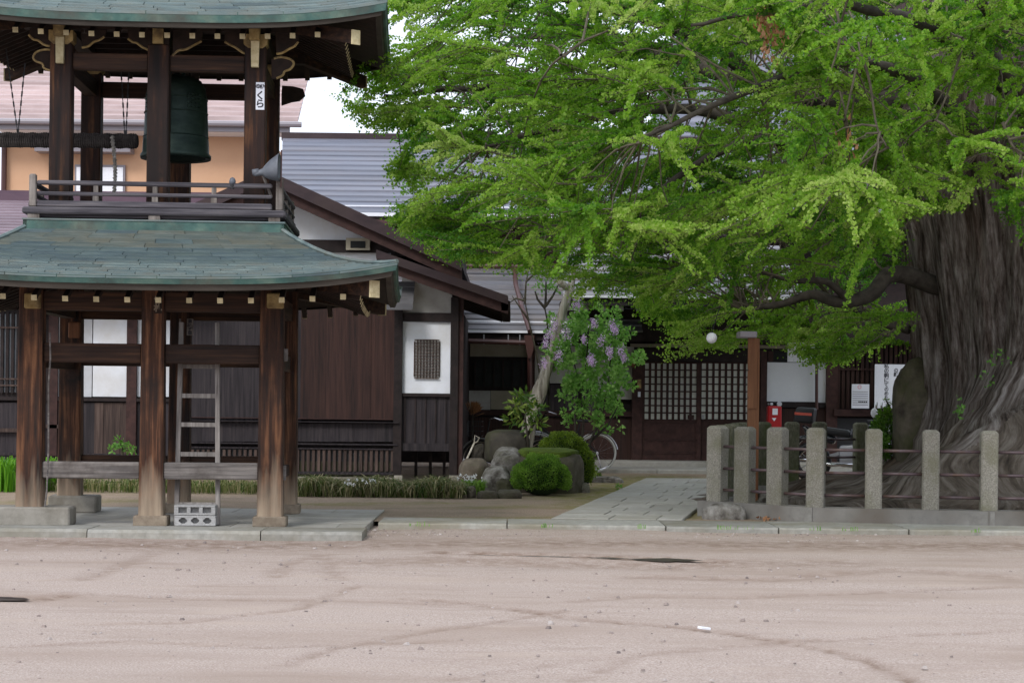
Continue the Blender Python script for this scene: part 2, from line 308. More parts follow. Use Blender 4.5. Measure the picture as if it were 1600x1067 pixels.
M['bark'] = barkmat('ginkgo_trunk_bark', [(.045, .034, .028), (.14, .11, .094), (.27, .235, .215), (.44, .405, .38)], [.36, .45, .55, .66], (.62, .53, .48), 5.2)
M['barkR'] = barkmat('ginkgo_root_bark_flow', [(.045, .035, .028), (.145, .117, .094), (.245, .21, .18), (.36, .325, .295)], [.34, .47, .58, .72], (.65, .56, .48), 4.6)
# ---------------------------------------------------------------- leaf meshes
def unit(a): return a/np.maximum(np.linalg.norm(a, axis=1, keepdims=True), 1e-9)
def leafmesh(name, P, D, L, Wd, T, m, parent=None, fan=.8, world=True, fold=.15):
    """one folded kite leaf at each P along D; L length, Wd width, T tint 0..1"""
    N = len(P); D = unit(D); rnd = rng.normal(size=(N, 3)); A = unit(np.cross(D, rnd)); Nn = np.cross(D, A)
    L = np.broadcast_to(np.asarray(L, float), (N,))[:, None]; Wd = np.broadcast_to(np.asarray(Wd, float), (N,))[:, None]
    V = np.stack([P, P+D*L*fan+A*Wd/2+Nn*Wd*fold, P+D*L, P+D*L*fan-A*Wd/2+Nn*Wd*fold], 1).reshape(-1, 3)
    if parent is not None and world:
        mi = np.array(rootmat(parent).inverted()); V = V@mi[:3, :3].T+mi[:3, 3]
    me = bpy.data.meshes.new(name); me.vertices.add(4*N); me.vertices.foreach_set('co', V.astype(np.float32).ravel())
    me.loops.add(4*N); me.loops.foreach_set('vertex_index', np.arange(4*N, dtype=np.int32))
    me.polygons.add(N); me.polygons.foreach_set('loop_start', np.arange(0, 4*N, 4, dtype=np.int32)); me.polygons.foreach_set('loop_total', np.full(N, 4, dtype=np.int32))
    me.update(calc_edges=True)
    at = me.attributes.new('tint', 'FLOAT', 'POINT'); at.data.foreach_set('value', np.repeat(np.clip(T, 0, 1), 4).astype(np.float32))
    me.materials.append(m); o = bpy.data.objects.new(name, me); COL.objects.link(o)
    if parent is not None: o.parent = parent
    return o
# ---------------------------------------------------------------- text
def text(s, size, m, parent, loc, name='lettering', vertical=False, rz=0, bold=.0):
    if vertical: s = '\n'.join(s)
    c = bpy.data.curves.new(name, 'FONT'); c.body = s; c.size = size; c.align_x = 'CENTER'; c.align_y = 'CENTER'; c.space_line = .9; c.offset = bold; c.resolution_u = 3
    o = bpy.data.objects.new(name, c); COL.objects.link(o)
    bpy.context.view_layer.update()
    me = bpy.data.meshes.new_from_object(o.evaluated_get(bpy.context.evaluated_depsgraph_get()))
    bpy.data.objects.remove(o)
    me.transform(Matrix.Translation(loc) @ Matrix.Rotation(rz, 4, 'Z') @ Matrix.Rotation(R(90), 4, 'X'))
    me.materials.clear(); me.materials.append(m); me.name = name
    o = bpy.data.objects.new(name, me); COL.objects.link(o)
    if parent: o.parent = parent
    return o
def rock(name, label, px0, px1, ptop, pbot, Y, m, seed=0, depth=None, cat='rock', power=1, flattop=1, group=None, parent=None, rough=.16):
    a, b = W(px0, pbot, Y), W(px1, ptop, Y); cx = (a.x+b.x)/2; wx = (b.x-a.x)/2; h = b.z-a.z; z0 = a.z
    d = depth or wx*.8
    import bmesh
    bm = bmesh.new(); bmesh.ops.create_icosphere(bm, subdivisions=4, radius=1)
    for v in bm.verts:
        p = v.co.copy(); q = p*1.3+Vector((seed*3.1, seed*1.7, 0))
        n = mnoise.noise(q)*rough*2.2+mnoise.noise(q*2.6)*rough*.9+mnoise.noise(q*7)*rough*.45
        p = p*(1+n)
        sg = lambda t, e: math.copysign(abs(t)**e, t)
        x, y, z = sg(p.x, .75 if power == 1 else .6), sg(p.y, .8), sg(p.z, .75*flattop)
        v.co = Vector((x*wx*.98, y*d, (z+.55)/1.55*h if z > -.55 else -.05))
    me = bpy.data.meshes.new(name); bm.to_mesh(me); bm.free(); me.shade_smooth(); me.materials.append(m)
    o = bpy.data.objects.new(name, me); COL.objects.link(o); o.location = (cx, Y, z0)
    if parent: o.parent = parent; o.location = Vector((cx, Y, z0))-parent.location
    else: tag(o, label, cat, group)
    return o
# ================================================================ GROUND
def groundmat(name, cols, pos, big, bigr, bump=.5, rough=.95, track=None, fine=60, grit=False):
    m = bpy.data.materials.new(name); m.use_nodes = True; nt = m.node_tree; n = nt.nodes; l = nt.links
    b = n['Principled BSDF']; b.inputs['Roughness'].default_value = rough; b.inputs['Specular IOR Level'].default_value = .15
    tc = n.new('ShaderNodeTexCoord')
    def nz(s, d=8, r=.6, v=None):
        q = n.new('ShaderNodeTexNoise'); q.inputs['Scale'].default_value = s; q.inputs['Detail'].default_value = d; q.inputs['Roughness'].default_value = r; l.new(v or tc.outputs['Object'], q.inputs['Vector']); return q.outputs[0]
    rp = n.new('ShaderNodeValToRGB'); e = rp.color_ramp.elements
    while len(e) < len(cols): e.new(.5)
    for i, c in enumerate(cols): e[i].position = pos[i]; e[i].color = (*c, 1)
    l.new(nz(fine, 6, .75), rp.inputs[0]); out = rp.outputs[0]
    mp = n.new('ShaderNodeMapping'); mp.inputs['Scale'].default_value = (.28, 1.1, 1); mp.inputs['Rotation'].default_value = (0, 0, .15); l.new(tc.outputs['Object'], mp.inputs[0])
    for (c, s, lo, hi, v) in big:
        mr = n.new('ShaderNodeMapRange'); mr.inputs[1].default_value = lo; mr.inputs[2].default_value = hi; l.new(nz(s, 8, .65, mp.outputs[0] if v else None), mr.inputs[0])
        mi = n.new('ShaderNodeMix'); mi.data_type = 'RGBA'; l.new(mr.outputs[0], mi.inputs[0]); l.new(out, mi.inputs[6]); mi.inputs[7].default_value = (*c, 1); out = mi.outputs[2]
    if track:
        at = n.new('ShaderNodeAttribute'); at.attribute_name = 'track'
        ma = n.new('ShaderNodeMath'); ma.operation = 'MULTIPLY'; l.new(at.outputs['Fac'], ma.inputs[0])
        mr = n.new('ShaderNodeMapRange'); mr.inputs[1].default_value = .35; mr.inputs[2].default_value = .6; l.new(nz(7, 6, .7), mr.inputs[0]); l.new(mr.outputs[0], ma.inputs[1])
        mi = n.new('ShaderNodeMix'); mi.data_type = 'RGBA'; l.new(ma.outputs[0], mi.inputs[0]); l.new(out, mi.inputs[6]); mi.inputs[7].default_value = (*track, 1); out = mi.outputs[2]
    if grit:      # crushed grit: light and dark grains
        for sc_, thr, c in ((38, .10, (.16, .13, .12)), (27, .085, (.62, .58, .56)), (70, .16, (.2, .15, .13))):
            vo = n.new('ShaderNodeTexVoronoi'); vo.inputs['Scale'].default_value = sc_; l.new(tc.outputs['Object'], vo.inputs['Vector'])
            mr = n.new('ShaderNodeMapRange'); mr.inputs[1].default_value = thr; mr.inputs[2].default_value = thr*.6; l.new(vo.outputs['Distance'], mr.inputs[0])
            sp_ = n.new('ShaderNodeSeparateColor'); l.new(vo.outputs['Color'], sp_.inputs[0]); gt = n.new('ShaderNodeMath'); gt.operation = 'GREATER_THAN'; gt.inputs[1].default_value = .45; l.new(sp_.outputs[0], gt.inputs[0])
            mm = n.new('ShaderNodeMath'); mm.operation = 'MULTIPLY'; l.new(mr.outputs[0], mm.inputs[0]); l.new(gt.outputs[0], mm.inputs[1]); mm2 = n.new('ShaderNodeMath'); mm2.operation = 'MULTIPLY'; mm2.inputs[1].default_value = .8; l.new(mm.outputs[0], mm2.inputs[0])
            mi = n.new('ShaderNodeMix'); mi.data_type = 'RGBA'; l.new(mm2.outputs[0], mi.inputs[0]); l.new(out, mi.inputs[6]); mi.inputs[7].default_value = (*c, 1); out = mi.outputs[2]
    l.new(out, b.inputs['Base Color'])
    bn = n.new('ShaderNodeBump'); bn.inputs['Strength'].default_value = bump; bn.inputs['Distance'].default_value = .02; l.new(nz(22, 9, .75), bn.inputs['Height']); l.new(bn.outputs[0], b.inputs['Normal'])
    return m
M['dirt'] = groundmat('pinkish_compacted_dirt', [(.29, .22, .178), (.44, .357, .31), (.60, .52, .465)], [.34, .5, .68],
    [((.36, .28, .23), .9, .47, .7, True), ((.34, .265, .22), 3.5, .56, .76, True), ((.46, .37, .31), 2.0, .56, .75, True)], 0, track=(.215, .145, .105), fine=85, bump=.8, grit=True)
M['soil'] = groundmat('brown_garden_soil', [(.19, .135, .095), (.31, .235, .175), (.42, .345, .275)], [.35, .52, .7],
    [((.17, .14, .06), .9, .52, .75, True), ((.22, .18, .12), 2.5, .5, .7, False)], 0, fine=50, track=(.155, .155, .022))
GW = lambda pts: [G(x, y, -.08).xy for x, y in pts]
tracks = [(GW([(640, 935), (800, 950), (900, 965), (1080, 980), (1200, 998), (1300, 1015), (1370, 1035), (1430, 1066)]), .05, 1.),
          (GW([(130, 975), (300, 970), (470, 950), (560, 915)]), .05, .6), (GW([(440, 1040), (520, 1012), (640, 990), (760, 972), (900, 950)]), .045, .6),
          (GW([(130, 905), (200, 880), (240, 862), (300, 850)]), .10, .5), (GW([(430, 900), (450, 880), (500, 865), (530, 905)]), .09, .5),
          (GW([(900, 938), (1000, 930), (1150, 932), (1350, 925), (1600, 915)]), .08, .45), (GW([(1000, 900), (1200, 905), (1400, 890), (1600, 905)]), .2, .5),
          (GW([(-200, 846), (300, 850), (800, 852), (1700, 858)]), .55, .8), (GW([(560, 880), (700, 876), (1000, 882), (1300, 880)]), .4, .6), (GW([(700, 866), (900, 871), (1000, 875), (1120, 878)]), .20, 1.0), (GW([(-100, 934), (60, 936), (100, 930)]), .12, 1.), (GW([(0, 1010), (200, 1000), (420, 1010), (700, 1000)]), .04, .6), (GW([(900, 1060), (1000, 1020), (1250, 1000), (1600, 985)]), .05, .5), (GW([(100, 925), (300, 935), (600, 940), (700, 945)]), .05, .5), (GW([(700, 1060), (900, 1030), (1100, 1015), (1300, 1000)]), .05, .35)]
def seg_d(P, pts):
    best = np.full(len(P), 1e9)
    for a, b in zip(pts[:-1], pts[1:]):
        a = np.array(a); b = np.array(b); ab = b-a; t = np.clip(((P-a)@ab)/(ab@ab), 0, 1); best = np.minimum(best, np.linalg.norm(P-(a+t[:, None]*ab), axis=1))
    return best
def sheet(name, xs, ys, zf, m, kind='structure', track=False):
    X, Y = np.meshgrid(xs, ys); P = np.stack([X.ravel(), Y.ravel()], 1); Z = zf(P); nx, ny = len(xs), len(ys)
    T = np.zeros(len(P))
    if track:
        for pts, wd, st in tracks:
            dd = seg_d(P, pts); T = np.maximum(T, st*np.exp(-(dd/wd)**2)); wd = min(wd, .12) if wd < .3 else 9e9; Z -= (.012 if wd < 1 else 0)*st*np.exp(-(dd/(wd*.7))**2)
            Z += (.007 if wd < 1 else 0)*st*np.exp(-((dd-wd*1.6)/(wd*.6))**2)
    V = np.column_stack([P, Z]); i = np.arange(nx*ny).reshape(ny, nx)
    Q = np.stack([i[:-1, :-1], i[:-1, 1:], i[1:, 1:], i[1:, :-1]], -1).reshape(-1, 4)
    me = bpy.data.meshes.new(name); me.from_pydata(V.tolist(), [], Q.tolist()); me.materials.append(m); me.shade_smooth()
    if track: at = me.attributes.new('track', 'FLOAT', 'POINT'); at.data.foreach_set('value', T.astype(np.float32))
    o = bpy.data.objects.new(name, me); COL.objects.link(o); o['kind'] = kind; return o
def npn(P, s, seed=0):
    r = np.random.default_rng(seed); out = np.zeros(len(P))
    for k in range(7):
        a = r.uniform(0, 6.28); f = s*r.uniform(.6, 1.8); out += np.sin(P[:, 0]*f*math.cos(a)+P[:, 1]*f*math.sin(a)+r.uniform(0, 6.28))
    return out/7
def dz(P):
    return -.085+.03/(1+np.exp(-(P[:, 0]+.9)*3))*np.clip((P[:, 1]-13)/4, 0, 1)+.012*npn(P, 1.5, 1)+.005*npn(P, 6, 2)-.018*np.exp(-((P[:, 1]-14.3)/.35)**2-((P[:, 0]-.55)/1.3)**4)
xs = np.concatenate([[-400, -80, -30], np.arange(-12, 12.01, .07), [30, 80, 400]]); ys = np.concatenate([[-60, -10], np.arange(2, 18.9, .07), [24, 40, 60, 120, 400, 900]])
sheet('ground', xs, ys, lambda P: np.where((abs(P[:, 0]) < 13) & (P[:, 1] < 18.95) & (P[:, 1] > 0), dz(P), -.09), M['dirt'], track=True)
dirt_tracks = tracks
tracks = [([G(x, y).xy for x, y in pp], w_, s_) for pp, w_, s_ in (([(925, 775), (960, 762), (1000, 750), (1035, 744)], .8, 1.), ([(900, 790), (940, 775)], .35, .8), ([(480, 786), (600, 784), (700, 783)], .3, .6), ([(690, 806), (800, 806), (860, 806)], .22, .7), ([(0, 782), (120, 780), (250, 778)], .5, .5), ([(1075, 806), (1095, 790)], .25, .9), ([(760, 790), (880, 786)], .3, .5))]
sheet('garden_ground', np.arange(-14, 20, .1), np.arange(18.35, 36, .1), lambda P: -.022+.010*npn(P, 2.2, 5)-.0*P[:, 0], M['soil'], track=True)
# puddles
wm = bpy.data.materials.new('muddy_water'); wm.use_nodes = True; b_ = wm.node_tree.nodes['Principled BSDF']; b_.inputs['Base Color'].default_value = (.06, .045, .035, 1); b_.inputs['Roughness'].default_value = .32; b_.inputs['Specular IOR Level'].default_value = .6
wno = wm.node_tree.nodes.new('ShaderNodeTexNoise'); wno.inputs['Scale'].default_value = 6; wbu = wm.node_tree.nodes.new('ShaderNodeBump'); wbu.inputs['Strength'].default_value = .03
wm.node_tree.links.new(wno.outputs[0], wbu.inputs['Height']); wm.node_tree.links.new(wbu.outputs[0], b_.inputs['Normal'])
def puddle(pix, z, seed, jig=.02):
    r = random.Random(seed); pts = [G(x, y, z) for x, y in pix]; out = []
    for a, b in zip(pts, pts[1:]+pts[:1]):
        for k in range(5): q = a.lerp(b, k/5); out.append((q.x+r.uniform(-jig, jig)*2, q.y+r.uniform(-jig, jig), z))
    n = len(out); mb = MB(); mb.v = out; mb.f = [tuple(range(n))]; o = mb.build('puddle', wm); o['kind'] = 'structure'; return o
for k_, (xa_, xb_, yc_, th_) in enumerate(((722, 790, 867, .7), (800, 905, 869, 1.0), (915, 985, 871.5, 1.4), (980, 1097, 874, 3.4))):
    up_ = [(xa_+(xb_-xa_)*t/6, yc_-th_*math.sin(math.pi*t/6)*random.uniform(.5, 1)+(t-3)*.35) for t in range(7)]; dn_ = [(xa_+(xb_-xa_)*t/6, yc_+th_*math.sin(math.pi*t/6)*random.uniform(.6, 1.1)+(t-3)*.35) for t in range(5, 0, -1)]
    puddle(up_+dn_, -.066, k_, .012)
puddle([(-90, 928), (-20, 931), (30, 932), (52, 936), (20, 938), (-60, 939)], -.082, 2, .02)
# pebbles
def pebbles(n, name, x0, x1, y0, y1, z, m, smin, smax):
    mb = MB()
    for i in range(n):
        x, y = random.uniform(x0, x1), y0+(y1-y0)*random.random()**.8; s = smin+(smax-smin)*random.random()**4
        a = random.uniform(0, 3.14); n0 = len(mb.v); zz = z+s*.1
        for k in range(5): mb.v.append((x+s*math.cos(a+k*1.257)*random.uniform(.7, 1.2), y+s*math.sin(a+k*1.257)*random.uniform(.7, 1.2), zz-s*.2))
        for k in range(5): mb.v.append((x+.6*s*math.cos(a+k*1.257), y+.6*s*math.sin(a+k*1.257), zz+s*random.uniform(.3, .6)))
        for k in range(5): j = (k+1) % 5; mb.f.append((n0+k, n0+j, n0+5+j, n0+5+k))
        mb.f.append(tuple(n0+5+k for k in range(5)))
    o = mb.build(name, m); o['kind'] = 'stuff'; o['label'] = 'small loose pebbles and grit scattered over the dirt yard'; o['category'] = 'pebbles'; return o
M['peb'] = nmat('pebble_grit', [(.18, .15, .14), (.33, .27, .24), (.5, .45, .42)], (6, 6, 6), 3, .9, .2, pos=[.35, .5, .65])
pebbles(2600, 'pebbles', -7, 8, 6, 17.4, -.083, M['peb'], .004, .022)
o = pebbles(900, 'gravel', -2, 8, 16.6, 17.75, -.06, M['peb'], .006, .02); o['label'] = 'loose gravel along the foot of the right kerb'; o['category'] = 'gravel'
lt = MB().box(-.035, .035, -.02, .02, 0, .016, .003).build('paper_scrap', M['white']); p = G(1100, 983, -.075); lt.location = p; lt.rotation_euler = (0, .15, .5); tag(lt, 'small white scrap of paper lying alone on the dirt yard', 'litter')
# kerb stones
kerb = thing('kerb', 'kerb', 'kerb', (2, 18, 0)); del kerb['label']; del kerb['category']; kerb['kind'] = 'structure'
def slab(name, m, parent, x0, x1, y0, y1, z0, z1, ch=.012, jig=.006, ny=None):
    """a hewn slab with slightly irregular edges"""
    n = max(2, int((x1-x0)/.12)); top = []
    mb = MB(); r = random.Random(int((x0*31+y0*17)*1000)); f0 = [(x0+(x1-x0)*i/n, y0+r.uniform(-jig, jig)) for i in range(n+1)]
    rows = []
    for (dy, z) in ((0.004, z0), (0, z1-ch*1.4), (ch, z1), ):
        rows.append([(x, y+dy, z+(r.uniform(-jig, jig)*.4 if z > z0 else 0)) for x, y in f0])
    rows.append([(x, y1-ch, z1) for x, y in f0]); rows.append([(x, y1, z1-ch) for x, y in f0]); rows.append([(x, y1, z0) for x, y in f0])
    for ro in rows: mb.v += ro
    k = n+1
    for a in range(len(rows)-1):
        for i in range(n): mb.f.append((a*k+i, a*k+i+1, (a+1)*k+i+1, (a+1)*k+i))
    mb.f.append(tuple(a*k for a in range(len(rows)))); mb.f.append(tuple(a*k+n for a in reversed(range(len(rows)))))
    return mb.build(name, m, parent, True)
x = -1.32; r_ = random.Random(3)
while x < 9:
    L = r_.uniform(1.1, 1.9); slab('kerb_stone', M['kerb'], kerb, x, x+L-.012, 17.78-.02*(x > 0)+r_.uniform(-.012, .012)+(.1 if x < .2 else 0)-.03*max(0, x-2), 18.72, -.16, -.004+r_.uniform(-.004, .004)); x += L
plat = thing('bell_tower_platform', 'x', 'x', (-4, 18, 0)); del plat['label']; del plat['category']; plat['kind'] = 'structure'
x = -9.0; cuts = [-9, -7.2, -5.35, -3.9, -2.3, -1.36]
for a, b in zip(cuts[:-1], cuts[1:]): slab('edge_stone', M['kerb'], plat, a, b-.01, 16.52, 17.1, -.2, 0+r_.uniform(-.004, .002), .02)
for yy in range(4):
    x = -9+.6*(yy % 2)
    while x < -1.5:
        L = r_.uniform(.9, 1.4); slab('paving_slab', M['pave'], plat, x, min(x+L, -1.40)-.008, 17.11+yy*.72, 17.11+(yy+1)*.72-.008, -.2, -.006-.004*r_.random(), .006); x += L
# path of slabs
path = thing('path', 'x', 'x', (1, 18.8, 0)); del path['label']; del path['category']; path['kind'] = 'structure'
pa0, pb0 = Vector((.42, 18.74)), Vector((1.80, 18.74)); pa1, pb1 = Vector((2.15, 28.6)), Vector((3.6, 28.6))
mb = MB(); mb.v = [(pa0.x, pa0.y, -.007), (pb0.x, pb0.y, -.007), (pb1.x, pb1.y, -.007), (pa1.x, pa1.y, -.007)]; mb.f = [(0, 1, 2, 3)]; mb.build('mortar_bed', M['kerb'], path, True)
rowsY = []; t = 0
r_ = random.Random(9)
while t < 1: rowsY.append(t); t += r_.uniform(.055, .085)
rowsY.append(1)
for i, (t0, t1) in enumerate(zip(rowsY[:-1], rowsY[1:])):
    cutsx = [0, .3+r_.uniform(-.05, .05), .64+r_.uniform(-.05, .05), 1] if i % 2 else [0, .48+r_.uniform(-.06, .06), .8, 1]
    for c0, c1 in zip(cutsx[:-1], cutsx[1:]):
        def pp(c, t): a = pa0.lerp(pa1, t); b = pb0.lerp(pb1, t); return a.lerp(b, c)
        g = .005; z = .005+r_.uniform(-.003, .003); q = [pp(c0+g, t0+.001), pp(c1-g, t0+.001), pp(c1-g, t1-.001), pp(c0+g, t1-.001)]
        mb = MB(); mb.v = [(v.x, v.y, -.12) for v in q]+[(v.x, v.y, z-.003) for v in q]
        cen = sum(q, Vector((0, 0)))/4; mb.v += [(v.x+(cen.x-v.x)*.03, v.y+(cen.y-v.y)*.03, z) for v in q]
        mb.f = [(0, 1, 5, 4), (1, 2, 6, 5), (2, 3, 7, 6), (3, 0, 4, 7), (4, 5, 9, 8), (5, 6, 10, 9), (6, 7, 11, 10), (7, 4, 8, 11), (8, 9, 10, 11)]
        mb.build('paving_stone', M['pave'], path, True)
# entrance step in front of the door
st = thing('entrance_step', 'x', 'x', (3, 30, 0)); del st['label']; del st['category']; st['kind'] = 'structure'
a, b = W(880, 735, 31), W(1195, 735, 31)
for i in range(5): slab('step_stone', M['pave'], st, a.x+(9-a.x)*i/5, a.x+(9-a.x)*(i+1)/5-.01, 30.9, 32.2, -.1, .05)
for i in range(4): slab('step_stone', M['pave'], st, a.x+.6+(9-a.x)*i/4, a.x+.6+(9-a.x)*(i+1)/4-.01, 32.2, 33, -.1, .14)
# ================================================================ BELL TOWER
TX, TY, TR = -3.49, 18.15, R(3); SC = .85
tower = thing('bell_tower', 'two-storey dark timber bell tower with green copper roofs on a stone platform', 'bell tower', (TX, TY, 0), TR)
tower.scale = (1, SC, 1)   # the tower is a little shallower than it is wide
tc_, ts_ = math.cos(TR), math.sin(TR)
def TL(px, py, ly):
    ly = ly*SC
    dx, dy = px-CX, py-CY; t = (dx*cr+dy*sr_)/F
    lx = (t*TY+t*ly*tc_-TX+ly*ts_)/(tc_-t*ts_); Y = TY+lx*ts_+ly*tc_
    return lx, H-(-dx*sr_+dy*cr)*Y/F
T = lambda name, m, x0, x1, y0, y1, z0, z1, ch=0, par=None: bx(name, m, par or tower, x0, x1, y0, y1, z0, z1, ch, world=False)
cx3 = (-1.15, 0, 1.13)
for sy in (-1, 1):
    for i, x in enumerate(cx3):
        y = 1.15*sy; hw = .118 if i != 1 else .112
        mb = MB(); zb = .17 if (i == 0) else .095
        # slightly tapering chamfered column
        b0 = hw*1.04; t0 = hw*.93; c = .015
        for z, h_ in ((zb, b0), (1.2, (b0+t0)/2), (2.36, t0)):
            mb.v += [(x-h_+c, y-h_, z), (x+h_-c, y-h_, z), (x+h_, y-h_+c, z), (x+h_, y+h_-c, z), (x+h_-c, y+h_, z), (x-h_+c, y+h_, z), (x-h_, y+h_-c, z), (x-h_, y-h_+c, z)]
        for k in range(2):
            for a in range(8): b = (a+1) % 8; mb.f.append((k*8+a, k*8+b, k*8+8+b, k*8+8+a))
        mb.build('column', M['col'], tower)
        if i == 0: T('foundation_block', M['stone'], x-(.62 if sy < 0 else .2), x+(.40 if sy < 0 else .3), y-.2, y+.22, -.01, .17, .015)
        else: T('foundation_block', M['foot'], x-.16, x+.16, y-.15, y+.15, -.01, .095, .012)
for sy in (-1, 1):
    y = 1.15*sy; dy = .045
    for a, b in ((cx3[0]+.115, cx3[1]-.11), (cx3[1]+.11, cx3[2]-.115)):
        T('lower_rail', M['grey'] if sy < 0 else M['beam'], a, b, y-.05-(.03 if sy < 0 else 0), y+.05, .44, .60, .012)
        T('middle_rail', M['beam'], a, b, y-.045, y+.045, 1.545, 1.73, .01)
        T('head_beam', M['beam'], a, b, y-.06, y+.06, 2.04, 2.22)
T('rail_stub', M['grey'], 1.245, 1.275, -1.19, -1.11, .44, .58); T('rail_stub', M['grey'], 1.245, 1.28, -1.19, -1.12, 1.58, 1.70)
for x in (cx3[0], cx3[2]):
    T('side_lower_rail', M['beamy'], x-.045, x+.045, -1.03, 1.03, .40, .52, .01)
    T('side_middle_rail', M['beamy'], x-.045, x+.045, -1.03, 1.03, 1.50, 1.66)
    T('side_head_beam', M['beamy'], x-.06, x+.06, -1.03, 1.03, 2.04, 2.22)
for y in (-1.15, 1.15):
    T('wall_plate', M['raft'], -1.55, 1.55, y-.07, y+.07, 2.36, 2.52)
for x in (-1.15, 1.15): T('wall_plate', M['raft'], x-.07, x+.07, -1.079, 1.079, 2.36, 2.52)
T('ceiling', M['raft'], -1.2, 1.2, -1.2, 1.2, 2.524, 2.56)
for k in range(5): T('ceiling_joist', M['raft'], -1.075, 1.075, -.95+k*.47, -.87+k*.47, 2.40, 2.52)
# roofs
def roof(H0, H1, zE, zT, up, tk, ncourse, npc, name, prof=.42, fascia=(.10, .06), sheetside=(0,)):
    rf = None
    def surf(side, u, v, lift=0):
        h = H0+(H1-H0)*v; z = zE+(zT-zE)*v*(prof+(1-prof)*v)+up*abs(u)**3.2*(1-v)**2+lift
        a = side*math.pi/2; x, y = u*h, -h
        if abs(u) > .9 : pass
        return (x*math.cos(a)-y*math.sin(a), x*math.sin(a)+y*math.cos(a), z)
    base = MB(); N, K = 28, 12
    for s in range(4):
        n0 = len(base.v)
        for j in range(K+1):
            for i in range(N+1): base.v.append(surf(s, -1+2*i/N, j/K, -.012))
        for j in range(K):
            for i in range(N): a = n0+j*(N+1)+i; base.f.append((a, a+1, a+N+2, a+N+1))
    rf = base.build(name, M['copperD'], tower)
    # copper sheets, one by one on the front, joined elsewhere
    r = random.Random(5); allside = MB()
    for s in range(4):
        for j in range(ncourse):
            v0, v1 = j/ncourse, (j+1)/ncourse; hh = H0+(H1-H0)*(v0+v1)/2; L = npc
            us = [-1]; x = -hh+L*(.35+.5*r.random())
            while x < hh-.12: us.append(x/hh); x += L*r.uniform(.85, 1.15)
            us.append(1)
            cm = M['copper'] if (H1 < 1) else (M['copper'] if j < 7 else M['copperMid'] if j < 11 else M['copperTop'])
            for ua, ub in zip(us[:-1], us[1:]):
                mb = MB() if s in sheetside else allside; n0 = len(mb.v); q = max(2, int((ub-ua)*hh/.13)) if max(abs(ua), abs(ub)) > .5 else 2
                g = .002; lf = .013+.003*r.random()
                for i in range(q+1):
                    u = ua+g+(ub-ua-2*g)*i/q
                    mb.v += [surf(s, u, v0-.004, -.012), surf(s, u, v0-.004, lf), surf(s, u, v1, .001)]
                for i in range(q): a = n0+i*3; mb.f += [(a, a+3, a+4, a+1), (a+1, a+4, a+5, a+2)]
                mb.f += [(n0, n0+1, n0+2), (n0+q*3+2, n0+q*3+1, n0+q*3)]
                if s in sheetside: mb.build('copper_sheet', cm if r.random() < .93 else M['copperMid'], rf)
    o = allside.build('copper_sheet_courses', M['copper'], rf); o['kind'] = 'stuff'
    # hip ridges
    for s in range(4):
        pts = [surf(s, 1, v/10, .02) for v in range(11)]
        MB().tube(pts, [.022]*11, 6).build('hip_ridge', M['copper'], rf)
    # fascia bands, soffit
    fa, fb = fascia
    for s in range(4):
        def band(off0, off1, d0, d1, nm, m):
            mb = MB(); n0 = 0; NN = 32
            for i in range(NN+1):
                u = -1+2*i/NN; p = Vector(surf(s, u, 0)); a = s*math.pi/2; nrm = Vector((math.sin(a), -math.cos(a), 0)); tx = Vector((math.cos(a), math.sin(a), 0))
                q0 = p-nrm*off0-tx*u*off0; q1 = p-nrm*off1-tx*u*off1
                qi = p-nrm*(off1+.05)-tx*u*(off1+.05)
                mb.v += [(q0.x, q0.y, p.z+d0), (q1.x, q1.y, p.z+d1), (qi.x, qi.y, p.z+d1)]
            for i in range(NN): a_ = i*3; mb.f += [(a_, a_+3, a_+4, a_+1), (a_+1, a_+4, a_+5, a_+2)]
            return mb.build(nm, m, tower)
        band(-.006, .012, .008, -fa, 'eave_fascia', M['copperE'])
        band(.035, .055, -fa+.002, -fa-fb, 'under_fascia', M['fasc'])
    return surf
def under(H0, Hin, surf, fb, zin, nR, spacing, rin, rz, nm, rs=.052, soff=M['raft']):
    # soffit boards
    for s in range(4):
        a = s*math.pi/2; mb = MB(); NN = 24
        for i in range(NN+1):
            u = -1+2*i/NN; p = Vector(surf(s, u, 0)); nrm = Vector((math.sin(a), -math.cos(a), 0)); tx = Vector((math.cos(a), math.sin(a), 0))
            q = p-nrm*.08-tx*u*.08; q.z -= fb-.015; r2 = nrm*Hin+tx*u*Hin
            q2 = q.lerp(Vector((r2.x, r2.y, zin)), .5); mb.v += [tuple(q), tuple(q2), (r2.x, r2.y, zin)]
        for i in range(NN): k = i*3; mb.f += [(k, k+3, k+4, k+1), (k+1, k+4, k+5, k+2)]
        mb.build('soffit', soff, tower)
        for i in range(-nR, nR):
            u = (i+.5)*spacing; ho = rin
            if abs(u) > ho-.12: continue
            zo = rz+ (surf(s, u/H0, 0)[2]-surf(s, 0, 0)[2])*.75
            inn = max(Hin*.98, abs(u)+.03); 
            zi = rz+(zin-.05-rz)*((ho-inn)/(ho-Hin)) + (zo-rz)*.4
            def loc(x, y, z): return Vector((x*math.cos(a)-y*math.sin(a), x*math.sin(a)+y*math.cos(a), z))
            p0, p1 = loc(u, -ho, zo), loc(u, -inn, zi)
            rf = MB().beam(p0, p1, rs*.92, rs*.92).build('rafter', M['raft'], tower)
            d = (p0-p1).normalized(); MB().beam(p0+d*.003, p0-d*.004, rs, rs).build('rafter_end', M['cream'], rf)
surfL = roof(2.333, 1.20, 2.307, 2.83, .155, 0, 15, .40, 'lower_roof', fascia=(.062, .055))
under(2.333, 1.12, surfL, .117, 2.50, 8, .282, 1.99, 2.115, 'lower')
before = set(bpy.data.objects)
surfU = roof(2.2, .42, 4.815, 6.3, .155, 0, 20, .42, 'upper_roof', prof=.38, fascia=(.085, .045))
